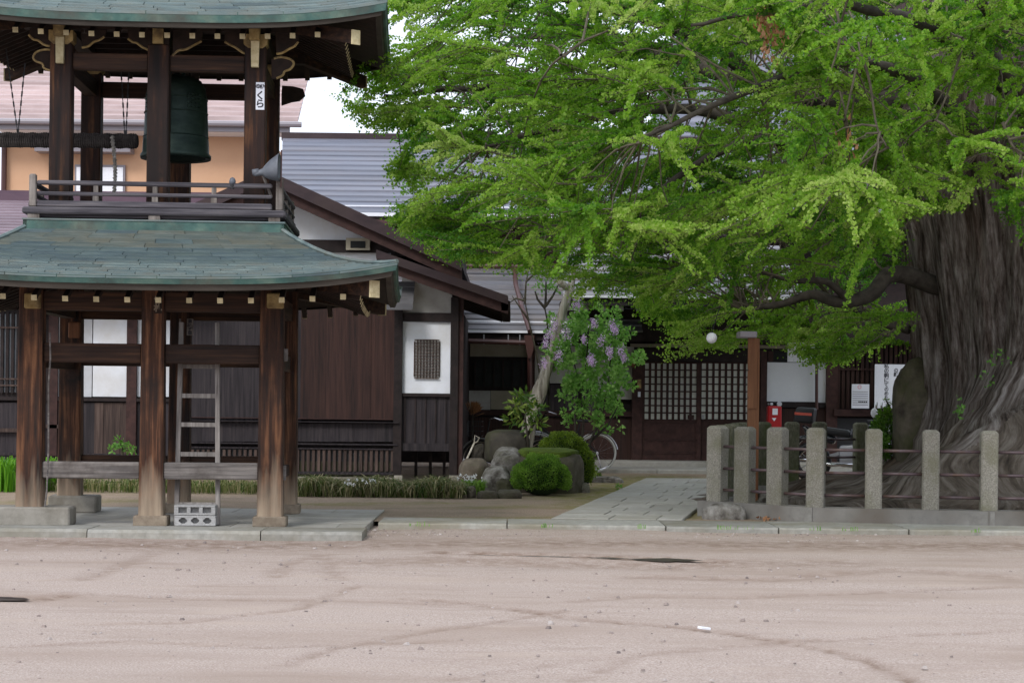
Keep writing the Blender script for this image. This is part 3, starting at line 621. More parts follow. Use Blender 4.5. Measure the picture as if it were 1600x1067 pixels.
under(2.2, .90, surfU, .13, 5.10, 8, .237, 1.80, 4.655, 'upper')
T('roof_ridge', M['copperE'], -1.0, 1.0, -.28, .28, 6.25, 6.55, .02)
for (H0, surf, zc, ri, sz) in ((2.333, surfL, 2.50, 1.1, .13), (2.2, surfU, 5.05, .9, .115)):
    for s in range(4):
        c = Vector(surf(s, 1, 0)); d = Vector((c.x, c.y, 0)).normalized(); o1 = c-d*(.30 if H0 > 2.25 else .42); o1.z -= .225 if H0 > 2.25 else .31
        i1 = d*ri*1.414; i1.z = zc-.12
        hr = MB().beam(o1, i1, sz*.82, sz*1.1).build('hip_rafter', M['beam'], tower)
        MB().beam(o1+d*.012, o1-d*.004, sz*.9, sz*1.2).build('rafter_end', M['cream'], hr)
for o_ in set(bpy.data.objects)-before:      # the upper eaves stand out less to the front and back than to the sides
    if o_.type == 'MESH' and o_.data.users == 1 and not (o_.name.startswith(('hip_rafter',)) and o_.data.vertices[0].co.z < 3.5) and not (o_.name.startswith('rafter_end') and o_.data.vertices[0].co.z < 3.5): o_.data.transform(Matrix.Diagonal((1, .75, 1, 1)))
# cream caps on the lower columns
for px, w_ in ((50, 24), (430, 26)):
    (xa, za), (xb, zb) = TL(px-w_/2, 458, -1.35), TL(px+w_/2, 482, -1.35)
    T('cream_bracket_end', M['ochre'], xa, xb, -1.36, -1.26, zb, za, .01); T('bracket_arm', M['raft'], xa+.01, xb-.01, -1.26, -1.0, zb+.005, za)
# top flashing under the balcony
for s in range(4):
    a = s*math.pi/2; mb = MB().box(-1.235, 1.235, -1.235, -1.2, 2.80, 2.895)
    mb.v = [(x*math.cos(a)-y*math.sin(a), x*math.sin(a)+y*math.cos(a), z) for x, y, z in mb.v]; mb.build('roof_flashing', M['copperE'], tower)
    mb = MB().box(-1.24, 1.24, -1.245, -1.17, 2.896, 2.912)
    mb.v = [(x*math.cos(a)-y*math.sin(a), x*math.sin(a)+y*math.cos(a), z) for x, y, z in mb.v]; mb.build('flashing_cap', M['copper'], tower)
# balcony
T('balcony_floor', M['railw'], -1.16, 1.16, -1.16, 1.16, 2.93, 2.98)
for s in range(4):
    a = s*math.pi/2
    def A(name, m, x0, x1, y0, y1, z0, z1, ch=0):
        mb = MB().box(x0, x1, y0, y1, z0, z1, ch); mb.v = [(x*math.cos(a)-y*math.sin(a), x*math.sin(a)+y*math.cos(a), z) for x, y, z in mb.v]
        return mb.build(name, m, tower)
    rm = M['railw'] if s % 2 == 0 else M['railw']
    e = 1.245 if s % 2 == 0 else 1.12
    A('edge_beam', rm, -e, e, -1.25, -1.165, 2.955, 3.02, .015)
    for x in (-1.14, 0, 1.14): 
        if s % 2 and abs(x) > 1: continue
        A('bearer_block', M['greyv'], x-.055, x+.055, -1.225, -1.168, 2.913, 2.954)
    e2 = 1.18 if s % 2 == 0 else 1.10
    e3 = 1.115
    A('bottom_rail', rm, -e3, e3, -1.21, -1.145, 3.022, 3.085, .012)
    A('middle_rail', rm, -e3, e3, -1.20, -1.15, 3.135, 3.17, .01)
    A('top_rail', rm, -e3, e3, -1.205, -1.145, 3.235, 3.278, .012)
    for x in (-.56, 0, .56): A('baluster', M['greyv'], x-.028, x+.028, -1.196, -1.155, 3.086, 3.134); A('baluster', M['greyv'], x-.022, x+.022, -1.19, -1.16, 3.171, 3.234)
    mb = MB().box(-1.185, -1.118, -1.22, -1.15, 3.021, 3.335, .012); mb.v = [(x*math.cos(a)-y*math.sin(a), x*math.sin(a)+y*math.cos(a), z) for x, y, z in mb.v]; mb.build('corner_post', M['greyv'], tower)
# upper storey
ux = (-.93, 0, .93)
for sy in (-1, 1):
    for x in ux: T('upper_column', M['ucol'], x-.103, x+.103, .94*sy-.103, .94*sy+.103, 2.981, 4.62, .012)
    for a, b in ((ux[0]+.104, ux[1]-.104), (ux[1]+.104, ux[2]-.104)):
        T('tie_beam', M['beam'], a, b, .94*sy-.06, .94*sy+.06, 4.37, 4.53, .01)
    T('upper_plate', M['raft'], -1.3, 1.3, .94*sy-.07, .94*sy+.07, 4.76, 4.86)
for x in (ux[0], ux[2]):
    T('side_tie_beam', M['beamy'], x-.06, x+.06, -.836, .836, 4.37, 4.53); T('upper_plate', M['raft'], x-.07, x+.07, -.869, .869, 4.76, 4.86)
for k in range(5): T('ceiling_joist', M['raft'], -.86, .86, -.7+k*.34, -.64+k*.34, 4.79, 4.87)
T('upper_ceiling', M['raft'], -.95, .95, -.95, .95, 4.88, 4.90)
T('bell_beam', M['beamy'], -.09, .09, -.83, .83, 4.54, 4.72)
# brackets over the upper columns: block, arm, hanging cream piece
for sy in (-1, 1):
    for i, x in enumerate(ux):
        y = sy*.94; f = -1 if sy < 0 else 1
        if i != 1:
            mb = MB(); z0, z1, z2 = 4.60, 4.64, 4.735
            mb.prism([(x-.07, z0), (x+.07, z0), (x+.115, z1), (x+.115, z2), (x-.115, z2), (x-.115, z1)], y-.11*1, y+.11).build('bracket_block', M['ochre'], tower)
            mb = MB().prism([(x-.035, 4.41), (x+.035, 4.41), (x+.04, 4.66), (x-.04, 4.66)], y+f*.108, y+f*.17); mb.build('bracket_nose', M['cream'], tower)
            MB().prism([(x-.05, 4.665), (x+.045, 4.665), (x+.05, 4.80), (x-.055, 4.80)], y+f*.13, y+f*.24).build('bracket_nose', M['ochre'], tower)
            T('bracket_arm', M['raft'], x-.04, x+.04, min(y, y+f*.2), max(y, y+f*.2), 4.70, 4.76)
        else:
            MB().prism([(x-.05, 4.62), (x+.05, 4.62), (x+.05, 4.76), (x-.05, 4.76)], y+f*.105, y+f*.16).build('bracket_nose', M['ochre'], tower)
            T('bracket_block', M['raft'], x-.1, x+.1, y-.1, y+.1, 4.62, 4.75)
# cloud-shaped struts with pale scrolled edges between the columns and outwards
def scroll(pix, ly, r=.010, m='cream'):
    pts = []
    for (px, py) in pix: lx, z = TL(px, py, ly); pts.append((lx, ly, z))
    out = []
    for i in range(len(pts)-1):
        for k in range(4):
            p0, p1, p2, p3 = [Vector(pts[min(max(j, 0), len(pts)-1)]) for j in (i-1, i, i+1, i+2)]; t = k/4
            out.append(.5*((2*p1)+(p2-p0)*t+(2*p0-5*p1+4*p2-p3)*t*t+(3*p1-p0-3*p2+p3)*t**3))
    out.append(Vector(pts[-1])); return out
def strut(pix, close, ly=-.99):
    pts = scroll(pix, ly)
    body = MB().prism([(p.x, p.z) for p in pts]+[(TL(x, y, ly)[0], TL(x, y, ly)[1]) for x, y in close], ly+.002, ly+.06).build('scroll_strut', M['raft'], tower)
    MB().tube([p+Vector((0, -.004, 0)) for p in pts], .0115, 5).build('scroll_edge', M['ochre'], body)
L_ = [(45, 55), (52, 62), (60, 64), (68, 70), (78, 73)]
strut(L_, [(84, 74), (84, 45), (47, 45)])
strut([(128, 75), (138, 73), (147, 66), (156, 63), (163, 58)], [(166, 47), (126, 47)])
strut([(200, 61), (207, 66), (214, 68), (222, 74), (232, 79), (242, 86)], [(244, 47), (200, 47)])
strut([(270, 88), (278, 80), (290, 78), (302, 72), (315, 65)], [(317, 47), (270, 47)])
strut([(351, 66), (360, 71), (368, 75), (378, 82), (386, 85)], [(390, 47), (351, 47)])
strut([(432, 85), (442, 83), (452, 77), (460, 73), (466, 66)], [(468, 47), (430, 47)])
for pix, close in (([(85, 79), (70, 78), (57, 82), (52, 90), (56, 96), (66, 100), (69, 107), (80, 111)], [(88, 111), (88, 79)]),
                   ([(428, 92), (440, 90), (455, 94), (459, 101), (453, 109), (445, 112), (442, 118), (432, 123)], [(424, 123), (424, 92)])):
    strut(pix, close, -.95)
def TLr(px, py): return TL(px, py, .94)
MB().prism([TLr(x, y) for x, y in ((440, 148), (441, 135), (458, 136), (474, 140), (477, 150), (468, 158), (455, 160), (440, 165))], .90, .98).build('beam_nose', M['raft'], tower)
for px in (174, 202): pass
# votive slips pasted on the timber
def slip(px0, px1, py0, py1, ly, txt, m=M['paper'], nm='paper_slip', tm=M['ink'], sz=.07, frame=None, bold=.003, line=.9):
    (xa, za), (xb, zb) = TL(px0, py0, ly), TL(px1, py1, ly)
    s = T(nm, m, xa, xb, ly-.003, ly, zb, za); n = len(txt); 
    for i, (c, fy, k) in enumerate(txt):
        text(c, sz*k, tm, s, ((xa+xb)/2, ly-.0045, za+(zb-za)*fy), bold=bold)
    return s
slip(400, 413, 129, 172, -1.045, [('奉納', .16, .45), ('く', .50, 1.0), ('ら', .80, 1.0)], sz=.09)
slip(292, 302, 498, 524, 1.03, [('田', .16, .6), ('濱', .5, 1), ('白', .84, .7)], m=M['greyv'], sz=.06)
slip(280, 283, 498, 524, 1.03, [], m=M['greyv'])
slip(241, 253, 463, 490, -1.266, [('納', .25, 1), ('札', .7, 1)], m=M['raft'], tm=M['foot'], sz=.08)
for k in (132,): 
    for c, dx in (('工', 0), ('山', 12)): lx, z = TL(k+dx, 50, -1.012); text(c, .06, M['grey'], tower, (lx, -1.02, z))
lant = T('small_notice_box', M['orangewood'], *[TL(107, 505, .95)[0], TL(125, 505, .95)[0]], .93, 1.0, TL(107, 528, .95)[1], TL(107, 503, .95)[1], .01)
# drain cable on the left column
pts = [TL(78, 520, -1.28), TL(79, 560, -1.28), TL(76, 600, -1.28), TL(76, 700, -1.28), TL(73, 770, -1.28), TL(66, 822, -1.28)]
MB().tube([(x, -1.285, z) for x, z in pts], .009, 6).build('cable', M['grey'], tower)
# bell
bz = 3.63; bl = thing('temple_bell', 'large green bronze temple bell hanging in the upper storey of the tower', 'bell', Matrix.Rotation(TR, 3, 'Z') @ Vector((.057, 0, 0))+Vector((TX, TY, bz)))
prof = [(.30, .01), (.352, 0), (.356, .035), (.335, .06), (.328, .2), (.322, .215), (.322, .23), (.316, .24), (.312, .45), (.306, .47), (.304, .62), (.29, .72), (.25, .79), (.16, .83), (0, .84)]
MB().lathe(prof, n=40).build('bell_body', M['bell'], bl, smooth=True)
for z in (.09, .22, .46, .60): MB().torus((0, 0, z), .327-.03*(z-.09), .007, 'z', 40, 5).build('bell_band', M['bell'], bl)
for q in range(4):
    for r2 in range(4):
        for k in range(4):
            an = R(45+90*q)+(k-1.5)*.14; MB().tube([(.29*math.cos(an), .29*math.sin(an), .5+r2*.04), (.325*math.cos(an), .325*math.sin(an), .5+r2*.04)], [.012, .008], 5).build('bell_stud', M['bell'], bl)
for q in range(2): MB().torus((0, 0, .85), .07, .022, 'x' if q else 'y', 16, 6, 0, math.pi).build('bell_loop', M['bell'], bl)
for k in range(4): MB().tube([(-.326*math.sin(k*math.pi/2), -.326*math.cos(k*math.pi/2), .08), (-.306*math.sin(k*math.pi/2), -.306*math.cos(k*math.pi/2), .62)], .008, 5).build('bell_rib', M['bell'], bl)
# striker
sp = W(215, 221, TY-.05); le = W(-150, 221, TY-.05)
lg = thing('bell_striker', 'horizontal rope-bound log striker hanging on thin chains beside the bell', 'striker', (sp.x-1, TY, sp.z-.07))
mb = MB().tube([(le.x, TY-.05, le.z), (sp.x, TY-.05, sp.z)], .063, 12); mb.build('log', M['rope'], lg, True)
x = sp.x-.02; rp = MB()
while x > le.x: rp.torus((x, TY-.05, sp.z+(x-sp.x)*.0), .068+.004*math.sin(x*50), .010, 'x', 12, 5); x -= .022
o = rp.build('rope_binding', M['rope'], lg, True); o['kind'] = 'stuff'
def chain(p0, p1, nm='chain', r=.006):
    d = (p1-p0); n = int(d.length/.045); mb = MB()
    for i in range(n):
        a, b = p0+d*(i/n), p0+d*((i+1.15)/n); mb.beam(a, b, .016 if i % 2 else .005, .005 if i % 2 else .016)
    return mb.build(nm, M['black'], lg, True)
for (xa, ya, xb, yb) in ((28, 210, 9, 105), (28, 210, 39, 130), (195, 212, 188, 120), (197, 212, 202, 120)):
    chain(W(xa, ya, TY-.05), W(xb, yb-30, TY-.05))
prp = MB(); pts = []
for i in range(60):
    t = i/59; q = W(175+5*math.sin(t*2.5), 213+92*t, TY-.15); pts.append(q+Vector((.006*math.sin(i*1.9), .006*math.cos(i*1.9), 0)))
for k in range(3): prp.tube([p+Vector((.011*math.sin(i*1.1+k*2.09), .011*math.cos(i*1.1+k*2.09), 0)) for i, p in enumerate(pts)], .010, 5)
pr = prp.build('pull_rope', M['ropel'], lg, True)
# ladder leaning on the tower
def TW(lx, ly, z): ly = ly*SC; return Vector((TX+lx*tc_-ly*ts_, TY+lx*ts_+ly*tc_, z))
ld = thing('ladder', 'grey weathered wooden ladder leaning upright behind the low rail of the tower', 'ladder', TW(.37, -1.055, 0), TR)
for px0, px1, px2 in ((276, 285, 283), (341, 343, 339)):
    (xa, za), (xb, zb) = TL(px0, 822, -1.02), TL(px2, 545, -.86)
    p0, p1 = Vector((xa-.37, 0, 0)), Vector((xb-.37, .18, 1.95))
    MB().beam(p0, p1, .042, .06, (0, 1, 0)).build('side_rail', M['ladder'], ld)
for py in (787, 709, 663, 618, 572):
    (xa, z), (xb, _) = TL(280, py, -.95), TL(341, py, -.95); t = z/1.95
    MB().beam((xa-.37, .18*t, z), (xb-.37, .18*t, z), .035, .042).build('rung', M['ladder'], ld)
mb = MB().tube([(-.42+.0, -.16, .42), (-.42, -.16, .62)], .006, 5)
# concrete blocks
def cblock(z, roundh, lab, dx=0):
    import bmesh
    x0 = TL(305, 810, -1.25)[0]+dx; o = thing('concrete_block', lab, 'concrete block', TW(x0, -1.27, z), TR)
    Wd, Hh, D = .39, .098, .19; mb = MB(); holes = [(-.115, 0), (0, 0), (.115, 0)]; cut = [(-.155, -.075), (-.04, .04), (.075, .155)]
    # face grid strips around three holes
    hz = .028
    xs_ = [-Wd/2]+[c for h in cut for c in h]+[Wd/2]
    mb.box(-Wd/2, Wd/2, 0, D, 0, Hh/2-hz, .004); mb.box(-Wd/2, Wd/2, 0, D, Hh/2+hz, Hh-.002, .004)
    for i in range(0, len(xs_), 2): mb.box(xs_[i], xs_[i+1], .002, D-.002, Hh/2-hz, Hh/2+hz)
    if roundh:
        for a, b in cut:
            for (cxx, sx) in ((a, 1), (b, -1)):
                for (zz, sz) in ((Hh/2-hz, 1), (Hh/2+hz, -1)):
                    mb.prism([(cxx, zz), (cxx+sx*.026, zz), (cxx, zz+sz*.022)], .003, D-.003)
    mb.build('block_body', M['conc'], o); MB().box(-Wd/2+.01, Wd/2-.01, D*.35, D*.4, .01, Hh-.01).build('inner_web', M['conc'], o)
cblock(0, True, 'lower of two stacked concrete blocks at the ladder foot, with rounded holes'); cblock(.1, False, 'upper of two stacked concrete blocks at the ladder foot, with rectangular holes', -.004)
# horn loudspeaker, small lamp, on the tower's right corner
hp = TW(.93, -1.07, 0); p = W(425, 268, hp.y)
hn = thing('horn_loudspeaker', 'grey metal horn loudspeaker fixed to the right upper column above the railing', 'loudspeaker', (p.x, hp.y-.12, p.z))
mb = MB(); prof = [(.028, -.17), (.034, -.12), (.04, -.085), (.075, -.05), (.105, -.01), (.13, .04), (.15, .085), (.158, .1), (.14, .095), (.02, -.02)]; mb.lathe(prof, n=24)
mb.v = [(z*.88, y*.9, x*.86+z*.25) for x, y, z in mb.v]; mb.build('horn', M['horn'], hn, smooth=True)
MB().tube([(-.17, 0, -.03), (-.11, 0, -.02)], .032, 10).build('driver', M['horn'], hn, smooth=True)
MB().beam((-.08, 0, -.03), (0, .1, -.25), .02, .02).build('mounting_arm', M['grey'], hn)
MB().beam((.105, .0, .19), (.10, .02, -.16), .012, .03).build('mounting_strap', M['redpipe'], hn)
p = W(362, 296, TW(0, -1.18, 0).y); lm = thing('small_lamp', 'small dark bulb lamp standing on the balcony railing', 'lamp', (p.x, TW(.7, -1.175, 0).y, p.z+.01))
MB().lathe([(.012, 0), (.012, .04), (.03, .045), (.032, .075), (.022, .10), (0, .112)], n=12).build('bulb', M['horn'], lm, smooth=True); MB().lathe([(.02, 0), (.02, .02), (.03, .022), (.03, .04), (.01, .044)], n=12).build('socket', M['black'], lm)
# ================================================================ GINKGO
GXc, GYc = 6.6, 22.5
gk = thing('ginkgo_tree', 'giant old ginkgo with fluted trunk and spreading yellow-green spring crown', 'tree', (GXc, GYc, 0))
prof = [(4.6, -.15), (3.9, .02), (3.2, .16), (2.65, .32), (2.2, .46), (1.88, .60), (1.66, .76), (1.54, 1.0), (1.5, 1.4), (1.53, 1.9), (1.62, 2.6), (1.72, 3.2), (1.88, 3.8), (1.95, 4.5), (1.85, 5.2), (1.55, 6.2), (1.25, 7.5), (.9, 9), (.6, 11), (.35, 13)]
def pr(t):
    t = t*(len(prof)-1); i = min(int(t), len(prof)-2); f = t-i; p0, p1, p2, p3 = [prof[min(max(j, 0), len(prof)-1)] for j in (i-1, i, i+1, i+2)]
    return tuple(.5*(2*p1[k]+(p2[k]-p0[k])*f+(2*p0[k]-5*p1[k]+4*p2[k]-p3[k])*f*f+(3*p1[k]-p0[k]-3*p2[k]+p3[k])*f**3) for k in (0, 1))
NT, NZ = 620, 290; flow = np.zeros((NZ, NT, 3)); arc = 0.
tv = np.zeros((NZ, NT, 3))
for j in range(NZ):
    r0, z0 = pr(j/(NZ-1)); rt = max(0, min(1, (1.3-z0)/1.1)); arc += (math.hypot(r0-rp_[0], z0-rp_[1]) if j else 0); rp_ = (r0, z0)
    for i in range(NT):
        th = 2*math.pi*i/NT; cx_, cy_ = math.cos(th), math.sin(th)
        tw = rt*(.14*math.sin(th*1+r0*1.4)+.22*mnoise.noise(Vector((cx_*2, cy_*2, r0*1.5))))
        a = th+tw
        # flutes: ridged noise running up the trunk
        q = Vector((math.cos(a)*3.2, math.sin(a)*3.2, z0*.16)); fl = abs(mnoise.noise(q*1.1)); f2 = abs(mnoise.noise(q*2.7+Vector((5, 0, 0)))); f3 = abs(mnoise.noise(q*6.5+Vector((0, 9, 0)))); f4 = mnoise.noise(Vector((math.cos(a)*38, math.sin(a)*38, z0*1.1)))
        f5 = abs(mnoise.noise(Vector((math.cos(a)*15, math.sin(a)*15, z0*.35+3)))); d = .26*(fl-.25)+.10*(.25-f2)+.05*(.2-f3)+.035*(.2-f5)+.016*f4
        flow[j, i] = (math.cos(a)*6, math.sin(a)*6, arc*.4)
        if rt > 0:
            lump = mnoise.noise(Vector((r0*cx_*1.3, r0*cy_*1.3, 3))); rid = abs(mnoise.noise(Vector((math.cos(a)*7, math.sin(a)*7, r0*.5)))); rid2 = abs(mnoise.noise(Vector((math.cos(a)*17, math.sin(a)*17, r0*.9))))
            zz = z0+rt*(.36*lump+.13*(rid-.25)+.08*(rid2-.25)+.10*mnoise.noise(Vector((r0*cx_*4, r0*cy_*4, 1))))*min(1, z0+.3 if z0 > -.3 else 0)
        else: zz = z0
        rr = r0+d*(1 if rt < .5 else .8)
        # buttress towards the front left, lower towards the left
        rr *= 1+rt*.10*math.cos(th-R(235))
        cf = max(0, math.cos(th-R(298)))**.8; zz += .95*cf*(math.exp(-((r0-1.75)/1.05)**2) if z0 < 1 else max(0, (3-z0)/2))-(.12*(1-cf) if 0.1 < z0 < .8 else 0)
        yy_ = rr*cy_; yy_ = yy_ if yy_ > -3.2 else -3.2-.42*(1-math.exp((yy_+3.2)/.6)); zz = zz if yy_ > -3.45 else min(zz, .02)
        tv[j, i] = (rr*cx_, yy_, zz)
V = tv.reshape(-1, 3); I = np.arange(NZ*NT).reshape(NZ, NT)
Q = np.stack([I[:-1], np.roll(I, -1, 1)[:-1], np.roll(I, -1, 1)[1:], I[1:]], -1).reshape(-1, 4)
me = bpy.data.meshes.new('trunk'); me.from_pydata(V.tolist(), [], Q.tolist()); me.materials.append(M['bark']); me.materials.append(M['barkR']); me.shade_smooth(); fa_ = me.attributes.new('flow', 'FLOAT_VECTOR', 'POINT'); fa_.data.foreach_set('vector', flow.ravel().astype(np.float32))
zc = tv[:-1, :, 2].ravel(); me.polygons.foreach_set('material_index', (zc < .95+.25*np.sin(np.arange(len(zc)) % NT*.12)).astype(np.int32))
tk = bpy.data.objects.new('trunk', me); COL.objects.link(tk); tk.parent = gk
# limbs
limbs = []
def limb(pts, r0, r1, n=10, nm='limb', m=None):
    pts = [Vector(p) for p in pts]; out = []
    for i in range(len(pts)-1):
        for k in range(5):
            p0, p1, p2, p3 = [pts[min(max(j, 0), len(pts)-1)] for j in (i-1, i, i+1, i+2)]; t = k/5
            q = .5*((2*p1)+(p2-p0)*t+(2*p0-5*p1+4*p2-p3)*t*t+(3*p1-p0-3*p2+p3)*t**3)
            q += Vector((mnoise.noise(q*1.9), mnoise.noise(q*1.9+Vector((7, 0, 0))), mnoise.noise(q*1.9+Vector((0, 7, 0)))))*min(.045, r0*.35+.01)
            out.append(q)
    out.append(pts[-1]); N = len(out); rr = [r0+(r1-r0)*(i/(N-1))**.8 for i in range(N)]
    MB().tube(out, rr, n).build(nm, m or M['limb'], gk, True, True); limbs.append((out, rr)); return out
limb([(5.4, 22.0, 2.6), W(1400, 430, 21.6), W(1360, 458, 21.3), W(1310, 472, 21.2), W(1270, 462, 21.4), W(1215, 478, 21.6), W(1160, 482, 21.8)], .13, .03)
limb([W(1330, 470, 21.2), W(1290, 440, 21.0), W(1240, 440, 20.9), W(1190, 425, 20.9)], .055, .02, 8)
limb([W(1420, 515, 22.4), W(1385, 508, 22.6), W(1350, 490, 22.9), W(1300, 470, 23.5)], .06, .02, 8)
limb([(5.6, 21.9, 4.3), W(1290, 250, 21.4), W(1200, 210, 21), W(1080, 170, 20.8), W(900, 190, 20.6), W(760, 230, 20.4)], .15, .02)
limb([W(1200, 210, 20.4), W(1100, 250, 20.8), W(980, 330, 20.6), W(880, 370, 20.4)], .07, .012)
limb([(5.6, 22.2, 5.0), W(1250, 150, 22), W(1090, 60, 21.6), W(900, 0, 21), W(720, -20, 20.6)], .16, .02)
limb([W(1090, 60, 21.6), W(1000, 110, 21), W(870, 130, 20.4), W(700, 140, 20), W(600, 150, 19.8)], .1, .02)
limb([(6.0, 21.3, 4.0), W(1430, 130, 18.6), W(1300, 100, 17.5), W(1150, 150, 16.6), W(1000, 220, 16.0)], .10, .014)
limb([(6.2, 21.2, 4.6), W(1480, 60, 18), W(1380, 20, 17), W(1240, 10, 16.2), W(1080, 40, 15.8)], .10, .014)
limb([(6.6, 21.2, 4.4), W(1560, 100, 18), W(1540, 20, 16.6), W(1500, -40, 15.6)], .11, .03)
limb([(5.9, 23.2, 4.2), W(1280, 330, 25), W(1150, 370, 26), W(1000, 400, 26.6)], .2, .03)
limb([(5.6, 23.0, 5.2), W(1150, 120, 25), W(950, 60, 25.5), W(800, 60, 26)], .2, .03)
limb([(7.2, 22.0, 5.0), (9, 20.5, 6.0), (11, 19.5, 6.6)], .25, .05); limb([(7.6, 23.3, 5.0), (9.6, 25, 6.4), (11.5, 26.5, 7.5)], .25, .05)
limb([(6.4, 22.3, 8), (4.6, 21.5, 9.5), (2.6, 20.6, 10.3)], .25, .05); limb([(6.8, 22.8, 8), (7.2, 25, 9.6), (7.4, 27, 10.4)], .25, .05); limb([(6.6, 22.2, 7.5), (6.0, 19.6, 8.6), (5.4, 17.4, 8.8)], .22, .05)
# twigs visible in front
for pix, Y in (([(1505, 60), (1495, 100), (1480, 150), (1462, 190)], 15.9), ([(1345, 85), (1360, 130), (1370, 200), (1385, 230)], 15.6), ([(1305, 10), (1312, 60), (1290, 130)], 15.8), ([(880, 90), (910, 65), (950, 48)], 15.9), ([(1340, 90), (1330, 140), (1318, 190)], 15.9), ([(1566, 190), (1580, 225), (1600, 250)], 16)):
    limb([W(x, y, Y) for x, y in pix], .016, .008, 6, 'branch', M['twig'])
LP = np.array([tuple(p) for out, rr in limbs for p in out])
# crown sprays
mask = [(600, -60), (588, 40), (572, 90), (556, 125), (532, 145), (548, 175), (590, 205), (628, 218), (640, 240), (610, 252), (618, 285), (640, 305), (612, 335), (620, 352), (660, 380), (700, 398), (760, 412), (830, 420), (880, 440), (900, 470), (945, 470), (990, 455), (1010, 490), (1050, 505), (1062, 530), (1028, 545), (1045, 556), (1100, 543), (1150, 540), (1200, 530), (1240, 545), (1262, 560), (1290, 575), (1345, 555), (1410, 550), (1425, 520), (1415, 440), (1400, 360), (1400, 335), (1500, 322), (1530, 270), (1560, 300), (1572, 350), (1640, 400), (2300, 200), (2300, -60)]
mp_ = np.array(mask, float)
def inside(P):
    x, y = P[:, 0], P[:, 1]; c = np.zeros(len(P), bool); n = len(mp_)
    for i in range(n):
        x1, y1 = mp_[i]; x2, y2 = mp_[(i+1) % n]; k = ((y1 > y) != (y2 > y)); xi = x1+(y-y1)*(x2-x1)/((y2-y1) if y2 != y1 else 1e-9); c ^= k & (x < xi)
    return c
def toPix(P):
    X, Y, Z = P[:, 0], P[:, 1], P[:, 2]; xw = X*F/Y; dw = (H-Z)*F/Y; return np.stack([CX+xw*cr-dw*sr_, CY+xw*sr_+dw*cr], 1)
holes = [(1110, 175, 60, 45, .93), (1180, 100, 70, 35, .9), (1240, 195, 50, 35, .85), (1060, 60, 50, 30, .8), (870, 45, 30, 22, .8), (790, 60, 26, 18, .7), (870, 145, 26, 16, .8), (605, 90, 24, 40, .75), (660, 140, 30, 16, .75), (800, 330, 24, 16, .7), (700, 170, 25, 14, .5), (1150, 250, 80, 20, .6), (1370, 520, 30, 40, .5), (1260, 500, 50, 25, .4), (950, 400, 60, 25, .4)]
sprays = []
tries = 0
while len(sprays) < 820 and tries < 60000:
    tries += 1
    a = rng.uniform(0, 2*math.pi); rr = 8.7*math.sqrt(rng.uniform(.03, 1)); x = GXc+rr*math.cos(a); y = GYc+rr*math.sin(a)
    if y < 14.8: continue
    z = rng.uniform(1.2, 6.6); p = np.array([[x, y, z]]); q = toPix(p)[0]
    if not inside(q[None])[0]: continue
    if y > 24 and rng.uniform() < .6: continue
    if q[1] < -50: continue
    if q[0] > 1660 and rng.uniform() < .6: continue
    if any(((q[0]-h[0])/h[2])**2+((q[1]-h[1])/h[3])**2 < 1 and rng.uniform() < h[4]+.05 for h in holes): continue
    # the low yellow-green fringe belongs to the boughs behind and beside the trunk; nearer boughs hang higher
    if q[1] > 430 and y < 20.5: continue
    if q[1] > 350 and y < 17.5: continue
    if rr < 2.2 and z < 3.6: continue
    sprays.append((x, y, z))
n_low = len(sprays)
N_UP = 110
for i in range(N_UP):      # the upper crown above the frame, as one sees it from the yard
    a = rng.uniform(0, 2*math.pi); rr = 8.4*math.sqrt(rng.uniform(.05, 1)); hz_ = 6.2+rng.uniform(0, 1)*6.5*(1-(rr/8.8)**2); sprays.append((GXc+rr*math.cos(a), GYc+rr*math.sin(a), hz_))
for x0, y0, Y in ((1410, 345, 20.4), (1450, 330, 20.3), (1500, 318, 20.3), (1580, 330, 20.2), (1590, 380, 20.1), (1540, 290, 20.2), (1470, 250, 19.5), (1560, 180, 19.3), (1330, 500, 22), (1220, 520, 22), (1140, 520, 22), (1080, 535, 22), (1250, 480, 21.7), (1390, 530, 22.6), (1300, 540, 22.2),
                  (640, 270, 20), (660, 345, 20), (570, 160, 20), (600, 190, 20), (720, 395, 20.4), (1030, 500, 21.8), (960, 475, 21), (1270, 565, 22.3), (1400, 400, 22)):
    p = W(x0, y0, Y); sprays.append(tuple(p))
def okpt(p):
    q = toPix(np.array(p, float)[None]); return bool(inside(q)[0] or q[0, 1] < -40)
stems = MB(); LPs, LDs, LT, LS = [], [], [], []
def addtwig(p0, d, L, n, tint, back):
    """whorls of leaves on short shoots along a twig"""
    t = np.linspace(.05, 1, n); bend = np.array([0, 0, -.16*L])
    c = p0[None]+d[None]*L*t[:, None]+bend[None]*(t**2)[:, None]
    for k in range(5):
        j = rng.normal(size=(n, 3)); dd = unit(j*.9+d[None]*.35+np.array([0, 0, .25]))
        LPs.append(c+dd*.008); LDs.append(dd); LT.append(np.clip(tint+rng.normal(0, .11, n), 0, 1)); LS.append(rng.uniform(.017, .036, n)*(1.0 if not back else 1.35))
    return c
